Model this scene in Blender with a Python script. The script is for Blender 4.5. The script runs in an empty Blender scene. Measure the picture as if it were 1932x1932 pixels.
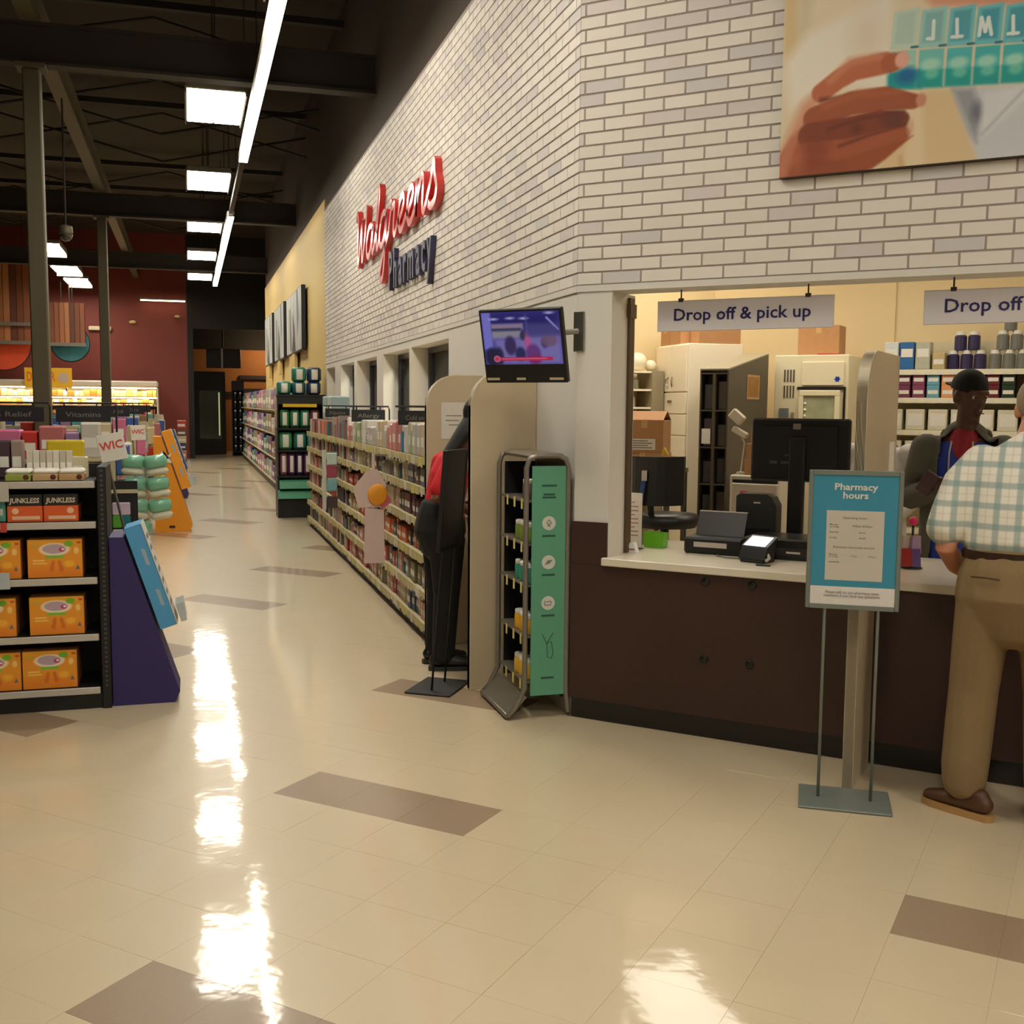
import bpy, bmesh, math, random
import numpy as np
from mathutils import Vector, Matrix, Euler
random.seed(7)
S = bpy.context.scene
COL = S.collection
PI = math.pi
R2 = 2 ** -.5
def lin(c):
    return tuple((x / 255 / 12.92) if x / 255 <= .04045 else ((x / 255 + .055) / 1.055) ** 2.4 for x in c)
# ------------------------------------------------------------------ camera
cam = bpy.data.cameras.new('camera'); camo = bpy.data.objects.new('camera', cam); COL.objects.link(camo)
YAW, PITCH, ROLL, FPX = math.radians(16.5509), math.radians(5.5758), math.radians(.4645), 2049.06
fw = Vector((math.sin(YAW) * math.cos(PITCH), math.cos(YAW) * math.cos(PITCH), -math.sin(PITCH)))
rt = Vector((math.cos(YAW), -math.sin(YAW), 0)); up = rt.cross(fw)
r2 = rt * math.cos(ROLL) + up * math.sin(ROLL); u2 = up * math.cos(ROLL) - rt * math.sin(ROLL)
mw = Matrix.Identity(4)
for i in range(3):
    mw[i][0], mw[i][1], mw[i][2] = r2[i], u2[i], -fw[i]
mw.translation = (0, 0, 1.6)
camo.matrix_world = mw
cam.sensor_width = 36; cam.sensor_height = 36; cam.sensor_fit = 'HORIZONTAL'; cam.lens = 36 * FPX / 1932
cam.clip_start = .05; cam.clip_end = 120
S.camera = camo
# ------------------------------------------------------------------ world, exposure
w = bpy.data.worlds.new('world'); S.world = w; w.use_nodes = True
w.node_tree.nodes['Background'].inputs[0].default_value = (.9, .8, .65, 1)
w.node_tree.nodes['Background'].inputs[1].default_value = .02
S.view_settings.view_transform = 'Standard'; S.view_settings.look = 'None'
S.view_settings.gamma = 1; S.view_settings.use_curve_mapping = False
S.view_settings.exposure = 0.0
try:
    S.cycles.use_denoising = True; S.cycles.max_bounces = 7; S.cycles.diffuse_bounces = 4
    S.cycles.transparent_max_bounces = 12; S.cycles.sample_clamp_indirect = 4
except Exception: pass
LAMP = (1.0, .925, .775)      # colour of the store lamps
E_PANEL, E_STRIP, E_RX = 34, 26, 8
# ------------------------------------------------------------------ materials
_M = {}
def nt(name):
    m = bpy.data.materials.new(name); m.use_nodes = True
    n = m.node_tree; return m, n, n.nodes['Principled BSDF']
def pm(name, col, rough=.5, metal=0, var=.07, sc=25, coat=0, alpha=1, bump=0, emit=0, emitcol=None):
    if name in _M: return _M[name]
    m, n, b = nt(name); c = lin(col)
    tx = n.nodes.new('ShaderNodeTexCoord'); no = n.nodes.new('ShaderNodeTexNoise'); no.inputs['Scale'].default_value = sc; no.inputs['Detail'].default_value = 3
    n.links.new(tx.outputs['Object'], no.inputs['Vector'])
    mx = n.nodes.new('ShaderNodeMix'); mx.data_type = 'RGBA'
    mx.inputs[6].default_value = (*[x * (1 - var) for x in c], 1); mx.inputs[7].default_value = (*[min(1, x * (1 + var)) for x in c], 1)
    n.links.new(no.outputs['Fac'], mx.inputs[0]); n.links.new(mx.outputs[2], b.inputs['Base Color'])
    b.inputs['Roughness'].default_value = rough; b.inputs['Metallic'].default_value = metal
    b.inputs['Coat Weight'].default_value = coat; b.inputs['Coat Roughness'].default_value = .1
    if alpha < 1: b.inputs['Alpha'].default_value = alpha
    if bump:
        bp = n.nodes.new('ShaderNodeBump'); bp.inputs['Strength'].default_value = bump; bp.inputs['Distance'].default_value = .004
        n.links.new(no.outputs['Fac'], bp.inputs['Height']); n.links.new(bp.outputs[0], b.inputs['Normal'])
    if emit:
        b.inputs['Emission Color'].default_value = (*(emitcol or c), 1); b.inputs['Emission Strength'].default_value = emit
    _M[name] = m; return m
def objcol(name, rough=.45, src='obj', k=1.0):
    "base colour from the object's own colour, or random per piece for joined pieces"
    if name in _M: return _M[name]
    m, n, b = nt(name)
    if src == 'obj':
        oi = n.nodes.new('ShaderNodeObjectInfo'); out = oi.outputs['Color']
    else:
        g = n.nodes.new('ShaderNodeNewGeometry'); cr = n.nodes.new('ShaderNodeValToRGB'); cr.color_ramp.interpolation = 'CONSTANT'
        n.links.new(g.outputs['Random Per Island'], cr.inputs[0]); el = cr.color_ramp.elements
        while len(el) < len(src): el.new(.5)
        for i, c in enumerate(src): el[i].position = i / len(src); el[i].color = (*lin(c), 1)
        out = cr.outputs[0]
    tx = n.nodes.new('ShaderNodeTexCoord'); no = n.nodes.new('ShaderNodeTexNoise'); no.inputs['Scale'].default_value = 40
    n.links.new(tx.outputs['Object'], no.inputs['Vector'])
    mx = n.nodes.new('ShaderNodeMix'); mx.data_type = 'RGBA'; mx.blend_type = 'MULTIPLY'; mx.inputs[0].default_value = .25
    n.links.new(out, mx.inputs[6]); n.links.new(no.outputs['Color'], mx.inputs[7]); n.links.new(mx.outputs[2], b.inputs['Base Color'])
    b.inputs['Roughness'].default_value = rough; _M[name] = m; return m
def emi(name, col, st):
    if name in _M: return _M[name]
    m = bpy.data.materials.new(name); m.use_nodes = True; n = m.node_tree; n.nodes.clear()
    e = n.nodes.new('ShaderNodeEmission'); e.inputs[0].default_value = (*col, 1); e.inputs[1].default_value = st
    o = n.nodes.new('ShaderNodeOutputMaterial'); n.links.new(e.outputs[0], o.inputs[0]); _M[name] = m; return m
def glass(name, tint=(.9, .95, .95), ior=1.45):
    if name in _M: return _M[name]
    m = bpy.data.materials.new(name); m.use_nodes = True; n = m.node_tree; n.nodes.clear()
    t = n.nodes.new('ShaderNodeBsdfTransparent'); t.inputs[0].default_value = (*tint, 1)
    g = n.nodes.new('ShaderNodeBsdfGlossy'); g.inputs['Roughness'].default_value = .04
    f = n.nodes.new('ShaderNodeFresnel'); f.inputs[0].default_value = ior
    mx = n.nodes.new('ShaderNodeMixShader'); o = n.nodes.new('ShaderNodeOutputMaterial')
    n.links.new(f.outputs[0], mx.inputs[0]); n.links.new(t.outputs[0], mx.inputs[1]); n.links.new(g.outputs[0], mx.inputs[2]); n.links.new(mx.outputs[0], o.inputs[0])
    _M[name] = m; return m
def imgmat(name, arr, rough=.4, emit=0):
    "flat print drawn here in numpy (h, w, 3 in sRGB 0-1)"
    h, wd, _ = arr.shape
    im = bpy.data.images.new(name, wd, h); px = np.ones((h, wd, 4), np.float32); px[..., :3] = np.clip(arr[::-1], 0, 1)
    im.pixels.foreach_set(px.ravel()); im.update(); im.pack()
    m, n, b = nt(name); t = n.nodes.new('ShaderNodeTexImage'); t.image = im; t.extension = 'EXTEND'
    n.links.new(t.outputs[0], b.inputs['Base Color']); b.inputs['Roughness'].default_value = rough
    if emit:
        n.links.new(t.outputs[0], b.inputs['Emission Color']); b.inputs['Emission Strength'].default_value = emit
        b.inputs['Base Color'].default_value = (0, 0, 0, 1); n.links.remove(b.inputs['Base Color'].links[0])
    return m
class Canvas:
    def __init__(s, w, h, bg):
        s.a = np.ones((h, w, 3), np.float32) * np.array(bg, np.float32) / 255; s.w, s.h = w, h
        s.X, s.Y = np.meshgrid(np.arange(w) + .5, np.arange(h) + .5)
    def put(s, d, col, soft, op=1):
        k = np.clip(.5 - d / soft, 0, 1)[..., None] * op; c = np.array(col, np.float32) / 255
        s.a = s.a * (1 - k) + c * k; return s
    def ell(s, x, y, rx, ry, col, soft=2, op=1):
        return s.put((np.hypot((s.X - x) / rx, (s.Y - y) / ry) - 1) * min(rx, ry), col, soft, op)
    def rect(s, x0, y0, x1, y1, col, soft=1.5, op=1):
        return s.put(np.maximum(np.maximum(x0 - s.X, s.X - x1), np.maximum(y0 - s.Y, s.Y - y1)), col, soft, op)
    def cap(s, pts, col, soft=2, op=1):
        d = None
        for (x0, y0, r0), (x1, y1, r1) in zip(pts, pts[1:]):
            dx, dy = x1 - x0, y1 - y0; t = np.clip(((s.X - x0) * dx + (s.Y - y0) * dy) / (dx * dx + dy * dy + 1e-6), 0, 1)
            e = np.hypot(s.X - x0 - t * dx, s.Y - y0 - t * dy) - (r0 + (r1 - r0) * t); d = e if d is None else np.minimum(d, e)
        return s.put(d, col, soft, op)
    def poly(s, pts, col, soft=2, op=1):
        d = np.full(s.X.shape, 1e9); ins = np.zeros(s.X.shape, bool); n = len(pts)
        for i in range(n):
            (x0, y0), (x1, y1) = pts[i], pts[(i + 1) % n]; dx, dy = x1 - x0, y1 - y0
            t = np.clip(((s.X - x0) * dx + (s.Y - y0) * dy) / (dx * dx + dy * dy + 1e-6), 0, 1)
            d = np.minimum(d, np.hypot(s.X - x0 - t * dx, s.Y - y0 - t * dy))
            c = ((y0 > s.Y) != (y1 > s.Y)) & (s.X < (x1 - x0) * (s.Y - y0) / (y1 - y0 + 1e-9) + x0); ins ^= c
        return s.put(np.where(ins, -d, d), col, soft, op)
# ------------------------------------------------------------------ mesh builder
class MB:
    def __init__(s): s.v = []; s.f = []; s.mi = []; s.uvf = {}
    def quad(s, pts, mi=0, uv=False):
        b = len(s.v); s.v += [tuple(p) for p in pts]; s.f.append(tuple(range(b, b + len(pts)))); s.mi.append(mi)
        if uv: s.uvf[len(s.f) - 1] = [(0, 0), (1, 0), (1, 1), (0, 1)]
        return s
    def box(s, x0, x1, y0, y1, z0, z1, mi=0, bev=0, mf=None):
        "mf = material of the face towards -y"
        if bev:
            bev = min(bev, (x1 - x0) * .45, (y1 - y0) * .45, (z1 - z0) * .45)
            b = len(s.v); c = []
            for X, sx in ((x0, 1), (x1, -1)):
                for Y, sy in ((y0, 1), (y1, -1)):
                    for Z, sz in ((z0, 1), (z1, -1)):
                        c += [(X, Y + sy * bev, Z + sz * bev), (X + sx * bev, Y, Z + sz * bev), (X + sx * bev, Y + sy * bev, Z)]
            s.v += c
            i = lambda a, bb, cc, k: b + (a * 4 + bb * 2 + cc) * 3 + k
            F = []
            for a in (0, 1): F.append([i(a, 0, 0, 0), i(a, 1, 0, 0), i(a, 1, 1, 0), i(a, 0, 1, 0)])
            for a in (0, 1): F.append([i(0, a, 0, 1), i(1, a, 0, 1), i(1, a, 1, 1), i(0, a, 1, 1)])
            for a in (0, 1): F.append([i(0, 0, a, 2), i(1, 0, a, 2), i(1, 1, a, 2), i(0, 1, a, 2)])
            for a in (0, 1):
                for bb in (0, 1):
                    F.append([i(a, bb, 0, 0), i(a, bb, 1, 0), i(a, bb, 1, 1), i(a, bb, 0, 1)])
                    F.append([i(a, 0, bb, 0), i(a, 1, bb, 0), i(a, 1, bb, 2), i(a, 0, bb, 2)])
                    F.append([i(0, a, bb, 1), i(1, a, bb, 1), i(1, a, bb, 2), i(0, a, bb, 2)])
                    for k in (0, 1): F.append([i(a, bb, k, 0), i(a, bb, k, 1), i(a, bb, k, 2)])
            cen = Vector(((x0 + x1) / 2, (y0 + y1) / 2, (z0 + z1) / 2))
            for f in F:
                p = [Vector(s.v[q]) for q in f]; nn = (p[1] - p[0]).cross(p[2] - p[0])
                if nn.dot(sum(p, Vector()) / len(p) - cen) < 0: f.reverse()
                s.f.append(tuple(f)); s.mi.append(mi)
            if mf is not None: s.mi[-len(F) + 2] = mf
            return s
        b = len(s.v); s.v += [(x, y, z) for x in (x0, x1) for y in (y0, y1) for z in (z0, z1)]
        for k, f in enumerate(((0, 1, 3, 2), (4, 6, 7, 5), (0, 4, 5, 1), (2, 3, 7, 6), (0, 2, 6, 4), (1, 5, 7, 3))):
            s.f.append(tuple(b + q for q in f)); s.mi.append(mf if (k == 2 and mf is not None) else mi)
        return s
    def prism(s, poly, a, b, axis='y', mi=0, cap=None):
        "poly in the two other axes (xz for y, yz for x, xy for z)"
        def P(p, t): return (p[0], t, p[1]) if axis == 'y' else ((t, p[0], p[1]) if axis == 'x' else (p[0], p[1], t))
        n = len(poly); k = len(s.v); s.v += [P(p, a) for p in poly] + [P(p, b) for p in poly]
        area = sum(poly[i][0] * poly[(i + 1) % n][1] - poly[(i + 1) % n][0] * poly[i][1] for i in range(n))
        fl = (area > 0) == (axis in 'xz')
        def add(f, m):
            s.f.append(tuple(f if fl else reversed(f))); s.mi.append(m)
        add([k + i for i in reversed(range(n))], mi if cap is None else cap); add([k + n + i for i in range(n)], mi if cap is None else cap)
        for i in range(n): j = (i + 1) % n; add([k + i, k + j, k + n + j, k + n + i], mi)
        return s
    def tube(s, pts, r, n=8, mi=0, closed=False):
        pts = [Vector(p) for p in pts]; m = len(pts); k = len(s.v); u = None
        rr = r if isinstance(r, (list, tuple)) else [r] * m
        for i, p in enumerate(pts):
            t = (pts[(i + 1) % m] - pts[i - 1]) if closed else (pts[min(i + 1, m - 1)] - pts[max(i - 1, 0)])
            t.normalize()
            if u is None: u = t.orthogonal().normalized()
            else: u = (u - t * u.dot(t)); u = u.normalized() if u.length > 1e-6 else t.orthogonal().normalized()
            v = t.cross(u)
            for q in range(n): a = 2 * PI * q / n; s.v.append(tuple(p + (u * math.cos(a) + v * math.sin(a)) * rr[i]))
        for i in range(m if closed else m - 1):
            j = (i + 1) % m
            for q in range(n):
                w2 = (q + 1) % n; s.f.append((k + i * n + q, k + i * n + w2, k + j * n + w2, k + j * n + q)); s.mi.append(mi)
        if not closed:
            s.f.append(tuple(k + q for q in reversed(range(n)))); s.mi.append(mi); s.f.append(tuple(k + (m - 1) * n + q for q in range(n))); s.mi.append(mi)
        return s
    def lathe(s, prof, c=(0, 0, 0), n=12, mis=None):
        k = len(s.v); m = len(prof)
        for r, z in prof:
            for q in range(n): a = 2 * PI * q / n; s.v.append((c[0] + r * math.cos(a), c[1] + r * math.sin(a), c[2] + z))
        for i in range(m - 1):
            for q in range(n):
                w2 = (q + 1) % n; s.f.append((k + i * n + q, k + i * n + w2, k + (i + 1) * n + w2, k + (i + 1) * n + q)); s.mi.append(mis[i] if mis else 0)
        s.f.append(tuple(k + q for q in reversed(range(n)))); s.mi.append(mis[0] if mis else 0)
        s.f.append(tuple(k + (m - 1) * n + q for q in range(n))); s.mi.append(mis[-1] if mis else 0)
        return s
    def ball(s, c, rx, ry=None, rz=None, n=12, m=8, mi=0):
        ry = ry or rx; rz = rz or rx; k = len(s.v)
        for i in range(m + 1):
            th = PI * i / m
            for q in range(n): a = 2 * PI * q / n; s.v.append((c[0] + rx * math.sin(th) * math.cos(a), c[1] + ry * math.sin(th) * math.sin(a), c[2] - rz * math.cos(th)))
        for i in range(m):
            for q in range(n):
                w2 = (q + 1) % n; s.f.append((k + i * n + q, k + i * n + w2, k + (i + 1) * n + w2, k + (i + 1) * n + q)); s.mi.append(mi)
        return s
    def limb(s, pts, ref=(1, 0, 0), n=14):
        "pts: (x,y,z,ra,rb): elliptical rings, ra along ref"
        P = [Vector(p[:3]) for p in pts]; m = len(P); ref = Vector(ref)
        rings = []
        for i in range(m):
            t = (P[min(i + 1, m - 1)] - P[max(i - 1, 0)]).normalized(); u = (ref - t * ref.dot(t)).normalized(); v = t.cross(u)
            rings.append((P[i], u, v, t, pts[i][3], pts[i][4] if len(pts[i]) > 4 else pts[i][3]))
        full = []
        p, u, v, t, a, b = rings[0]; e = min(a, b)
        for ph in (.05, .35, .7): full.append((p - t * e * math.cos(ph * PI / 2) * .9, u, v, t, a * math.sin(ph * PI / 2), b * math.sin(ph * PI / 2)))
        full += rings
        p, u, v, t, a, b = rings[-1]; e = min(a, b)
        for ph in (.7, .35, .05): full.append((p + t * e * math.cos(ph * PI / 2) * .9, u, v, t, a * math.sin(ph * PI / 2), b * math.sin(ph * PI / 2)))
        k = len(s.v)
        for p, u, v, t, a, b in full:
            for q in range(n): g = 2 * PI * q / n; s.v.append(tuple(p + u * a * math.cos(g) + v * b * math.sin(g)))
        for i in range(len(full) - 1):
            for q in range(n): w2 = (q + 1) % n; s.f.append((k + i * n + q, k + i * n + w2, k + (i + 1) * n + w2, k + (i + 1) * n + q)); s.mi.append(0)
        s.f.append(tuple(k + q for q in reversed(range(n)))); s.mi.append(0)
        s.f.append(tuple(k + (len(full) - 1) * n + q for q in range(n))); s.mi.append(0)
        return s
    def xf(s, M, frm=0):
        for i in range(frm, len(s.v)): s.v[i] = tuple(M @ Vector(s.v[i]))
        return s
    def mesh(s, name, mats, smooth=False):
        me = bpy.data.meshes.new(name); me.from_pydata(s.v, [], s.f)
        for m in (mats if isinstance(mats, (list, tuple)) else [mats]): me.materials.append(m)
        me.polygons.foreach_set('material_index', s.mi)
        if smooth: me.polygons.foreach_set('use_smooth', [True] * len(s.f))
        if s.uvf:
            uv = me.uv_layers.new(name='UVMap')
            for p in me.polygons:
                if p.index in s.uvf:
                    for li, c in zip(p.loop_indices, s.uvf[p.index]): uv.data[li].uv = c
        me.update(); return me
    def build(s, name, mats, parent=None, smooth=False, loc=(0, 0, 0), rot=(0, 0, 0)):
        o = bpy.data.objects.new(name, s.mesh(name, mats, smooth)); COL.objects.link(o); o.location = loc; o.rotation_euler = rot
        if parent: o.parent = parent
        return o
def tag(o, label=None, cat=None, group=None, kind=None):
    if label: o['label'] = label
    if cat: o['category'] = cat
    if group: o['group'] = group
    if kind: o['kind'] = kind
    return o
def thing(name, label, cat, loc=(0, 0, 0), rz=0, group=None):
    o = bpy.data.objects.new(name, None); COL.objects.link(o); o.empty_display_size = .1
    o.location = loc; o.rotation_euler = (0, 0, rz); return tag(o, label, cat, group)
KIDS = {}
def dup(root, loc=None, rz=None, label=None, group=None):
    def cp(o, par):
        c = o.copy(); COL.objects.link(c)
        if par is not None: c.parent = par
        for k in [x for x in o.children]: cp(k, c)
        return c
    c = cp(root, None)
    if loc is not None: c.location = loc
    if rz is not None: c.rotation_euler = (0, 0, rz)
    if label: c['label'] = label
    if group: c['group'] = group
    return c
def struct(name, mb, mats, label=None, smooth=False, parent=None):
    o = mb.build(name, mats, parent, smooth)
    if parent is None: tag(o, label, None, None, 'structure')
    return o
_dep = None
def text(name, s, mat, parent, loc, rot, h=None, width=None, ext=.001, bold=0, align='CENTER', shear=0, sx=1):
    "lettering as its own mesh; h = capital height"
    cu = bpy.data.curves.new(name, 'FONT'); cu.body = s; cu.align_x = align; cu.extrude = ext; cu.offset = bold; cu.shear = shear; cu.size = 1; cu.space_line = .9
    cu.resolution_u = 2
    t = bpy.data.objects.new(name, cu); COL.objects.link(t)
    dg = bpy.context.evaluated_depsgraph_get(); me = bpy.data.meshes.new_from_object(t.evaluated_get(dg))
    bpy.data.objects.remove(t); bpy.data.curves.remove(cu)
    co = np.empty(len(me.vertices) * 3, np.float32); me.vertices.foreach_get('co', co); co = co.reshape(-1, 3)
    k = h / .69 if h else 1
    if width:
        k2 = width / (co[:, 0].max() - co[:, 0].min()); k = k or k2; kx = k2
        if not h: k = k2
    else: kx = k * sx
    co[:, 0] *= kx; co[:, 1] *= k; me.vertices.foreach_set('co', co.ravel()); me.update()
    me.materials.clear(); me.materials.append(mat)
    o = bpy.data.objects.new(name, me); COL.objects.link(o); o.location = loc; o.rotation_euler = rot
    if parent: o.parent = parent
    return o
UPR = (PI / 2, 0, 0)
ORD = ['first', 'second', 'third', 'fourth', 'fifth', 'sixth', 'seventh', 'eighth', 'ninth', 'tenth', 'eleventh', 'twelfth', 'thirteenth', 'fourteenth', 'fifteenth', 'sixteenth', 'seventeenth', 'eighteenth', 'nineteenth', 'twentieth']
def ordw(n):
    if n < 20: return ORD[n]
    T = {2: 'twenty', 3: 'thirty', 4: 'forty', 5: 'fifty', 6: 'sixty'}; q, r = divmod(n + 1, 10)
    if r == 0: return T[q][:-1] + 'ieth'
    return T[q] + '-' + ORD[r - 1]
CX, CY = 1.873, 5.185                      # corner between the aisle wall and the counter front
def FW(t, d, z=0): return (CX + (t + d) * R2, CY + (d - t) * R2, z)
F45 = -PI / 4                              # things that face out of the counter front
FX = -PI / 2                               # things that face the aisle from the long wall
# ================================================================== STRUCTURE
A0, B0, TS = -2.9319, 3.3590, .305          # tile grid laid square to the counter front
def AB(a, b): return ((a + b) * R2, (b - a) * R2)
def floor_mat(name, base, dark):
    m, n, b = nt(name); tx = n.nodes.new('ShaderNodeTexCoord'); ge = n.nodes.new('ShaderNodeNewGeometry')
    def noise(sc, det=3):
        q = n.nodes.new('ShaderNodeTexNoise'); q.inputs['Scale'].default_value = sc; q.inputs['Detail'].default_value = det
        n.links.new(ge.outputs['Position'], q.inputs['Vector']); return q
    n1, n2, n3 = noise(1.3), noise(90), noise(7)
    cr = n.nodes.new('ShaderNodeMix'); cr.data_type = 'RGBA'; cr.inputs[6].default_value = (*lin(base), 1); cr.inputs[7].default_value = (*lin(dark), 1)
    ma = n.nodes.new('ShaderNodeMath'); ma.operation = 'ADD'; ma2 = n.nodes.new('ShaderNodeMath'); ma2.operation = 'MULTIPLY'; ma2.inputs[1].default_value = .5
    n.links.new(n1.outputs['Fac'], ma.inputs[0]); n.links.new(n2.outputs['Fac'], ma.inputs[1]); n.links.new(ma.outputs[0], ma2.inputs[0]); n.links.new(ma2.outputs[0], cr.inputs[0])
    n.links.new(cr.outputs[2], b.inputs['Base Color']); b.inputs['Roughness'].default_value = .45
    b.inputs['Coat Weight'].default_value = .75; b.inputs['Coat Roughness'].default_value = .07; b.inputs['Coat IOR'].default_value = 1.5
    ad = n.nodes.new('ShaderNodeMath'); ad.operation = 'ADD'; n.links.new(n3.outputs['Fac'], ad.inputs[0]); n4 = noise(2.2); n.links.new(n4.outputs['Fac'], ad.inputs[1])
    bp = n.nodes.new('ShaderNodeBump'); bp.inputs['Strength'].default_value = .5; bp.inputs['Distance'].default_value = .0022
    n.links.new(ad.outputs[0], bp.inputs['Height']); n.links.new(bp.outputs[0], b.inputs['Coat Normal']); return m
CREAM = floor_mat('cream vinyl tile', (204, 186, 156), (196, 178, 146)); TAN = floor_mat('tan vinyl tile', (158, 134, 110), (140, 116, 90))
fl = struct('floor', MB().box(-16, 12, -10, 42, -.1, 0), CREAM, 'glossy cream vinyl tile floor with tan accent strips')
tm = MB().box(-TS / 2 + .0003, TS / 2 - .0003, -TS / 2 + .0003, TS / 2 - .0003, 0, .0015, bev=.0002)
tile_c = tm.mesh('tile', CREAM); tile_t = tm.mesh('tile_tan', TAN)
def accent(i, j):
    if j % 5: return False
    k = j // 5; return (i + 2 * k) % 8 in (0, 1, 2)
def seen(x, y, z=0, mx=1.05):
    p = Vector((x, y, z - 1.6)); zz = p.dot(fw)
    return zz > .3 and abs(p.dot(r2) / zz * FPX) < 966 * mx and abs(p.dot(u2) / zz * FPX) < 966 * mx
cand = []
for i in range(-60, 30):
    for j in range(-20, 70):
        x, y = AB(A0 + (i + .5) * TS, B0 + (j + .5) * TS)
        if y < 31 and seen(x, y, 0, 1.16) and not ((x > CX - .1 and y > CY) or (x + y > 6.95 and y <= CY + .1) or (x < -.4 and y > 6)): cand.append((math.hypot(x, y), i, j, x, y))
cand.sort(); nt_ = 0
for d, i, j, x, y in cand:
    ac = accent(i, j)
    if nt_ >= 300 and not (ac and nt_ < 420): continue
    if nt_ >= 270 and not ac: continue
    o = bpy.data.objects.new('tile', tile_t if ac else tile_c); COL.objects.link(o); o.parent = fl
    o.location = (x, y, 0); o.rotation_euler = (random.uniform(-1, 1) * .0011, random.uniform(-1, 1) * .0011, F45); nt_ += 1
# ---- bricks
BR_H, BR_L = .0612, .205
def brickmat(name, src):
    if name in _M: return _M[name]
    m, n, b = nt(name); s_ = n.nodes.new('ShaderNodeObjectInfo').outputs['Random'] if src == 'obj' else n.nodes.new('ShaderNodeNewGeometry').outputs['Random Per Island']
    cr = n.nodes.new('ShaderNodeValToRGB'); cr.color_ramp.interpolation = 'CONSTANT'; el = cr.color_ramp.elements
    cols = [(0, (228, 222, 212)), (.35, (225, 218, 208)), (.55, (231, 224, 214)), (.78, (212, 203, 200)), (.88, (216, 207, 204)), (.95, (209, 204, 202))]
    while len(el) < len(cols): el.new(.5)
    for e, (p, c) in zip(el, cols): e.position = p; e.color = (*lin(c), 1)
    n.links.new(s_, cr.inputs[0]); n.links.new(cr.outputs[0], b.inputs['Base Color']); b.inputs['Roughness'].default_value = .6; _M[name] = m; return m
BM1, BM2 = brickmat('white brick', 'obj'), brickmat('white brick joined', 'isl')
MORT = pm('grey mortar', (164, 153, 147), .9); WHITE = pm('white wall paint', (222, 217, 208), .6, var=.02)
DARKW = pm('dark brown upper wall', (62, 50, 38), .8); YELW = pm('yellow wall paint', (214, 184, 112), .6, var=.03)
def brick_mesh(l):
    return MB().box(0, l - .009, -.008, -.003, .0042, BR_H - .0042, bev=.0015).mesh('brick', BM1)
_bm = {}
Y1, Y2, ZB, ZT = CY, 15.6, 2.2, 4.31
# long wall beside the aisle
mb = MB().box(CX + .004, CX + .2, Y1, Y2, ZB - .03, ZT)
wr = struct('wall_right', mb, MORT, 'long white brick wall above the medicine shelves')
nrow = int((ZT - ZB) / BR_H)
# a brick's proud side is local -y; turned by -90 deg about z it faces the aisle and runs towards -y
def bricks_long():
    L = Y2 - Y1; ph = ((L - .069) % BR_L, (L - .174) % BR_L)
    lst = []
    for r in range(nrow):
        u = ph[r % 2] - BR_L
        while u < L:
            a, b = max(0, u), min(L, u + BR_L); u += BR_L
            if b - a > .02: lst.append((r, a, b))
    near = sorted(lst, key=lambda q: -q[1])[:300]; ns = set(near)
    for r, a, b in near:
        key = round(b - a, 3)
        if key not in _bm: _bm[key] = brick_mesh(b - a)
        o = bpy.data.objects.new('brick', _bm[key]); COL.objects.link(o); o.parent = wr
        o.location = (CX + .008, Y2 - a, ZB + r * BR_H); o.rotation_euler = (0, 0, -PI / 2)
    mb = MB()
    for r, a, b in lst:
        if (r, a, b) in ns: continue
        k = len(mb.v); mb.box(0, b - a - .009, -.008, -.003, .0042, BR_H - .0042)
        mb.xf(Matrix.Translation((CX + .008, Y2 - a, ZB + r * BR_H)) @ Matrix.Rotation(-PI / 2, 4, 'Z'), k)
    tag(mb.build('brick', BM2, wr), kind='stuff')
bricks_long()
OPEN = [(8.0, 9.43), (9.52, 10.86), (11.25, 12.65), (12.86, 14.03), (14.6, 15.5)]
SILL, HEAD = 1.45, 2.1
mb = MB().box(CX, CX + .2, Y1, 8.0, 0, 2.17).box(CX, CX + .2, 8.0, Y2, 0, SILL).box(CX, CX + .2, 8.0, Y2, HEAD, 2.17)
ys = [9.43, 9.52, 10.86, 11.25, 12.65, 12.86, 14.03, 14.6, 15.5, Y2]
for a, b in zip(ys[::2], ys[1::2]): mb.box(CX, CX + .2, a, b, SILL, HEAD)
struct('wall_right_base', mb, WHITE, 'white lower wall with deep window openings beside the aisle')
FRB = pm('black window frame', (22, 24, 34), .4); GL = glass('window glass', ior=1.12)
for k, (a, b) in enumerate(OPEN):
    f = MB().box(CX + .15, CX + .2, a, a + .05, SILL, HEAD).box(CX + .15, CX + .2, b - .06, b, SILL, HEAD).box(CX + .15, CX + .2, a + .05, b - .06, HEAD - .05, HEAD).box(CX + .15, CX + .2, a + .05, b - .06, SILL, SILL + .06)
    wn = struct('window_%d' % (k + 1), f, FRB, 'black framed window %s from the counter corner in the white aisle wall' % ORD[k])
    MB().box(CX + .172, CX + .178, a + .05, b - .06, SILL + .06, HEAD - .05).build('pane', GL, wn)
struct('trim_1', MB().box(CX - .006, CX + .05, Y1 + .002, Y2, 2.168, 2.198), WHITE, 'white trim under the long brick wall')
struct('wall_yellow', MB().box(CX, CX + .3, Y2, 28, 0, 4.45), YELW, 'yellow wall with picture signs beyond the brick wall')
struct('wall_upper', MB().box(CX + .02, CX + .2, Y1, 28, 4.45, 6.4).box(CX + .02, CX + .2, Y1, Y2, ZT, 4.45), DARKW, 'dark brown wall above the brick wall')
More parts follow.
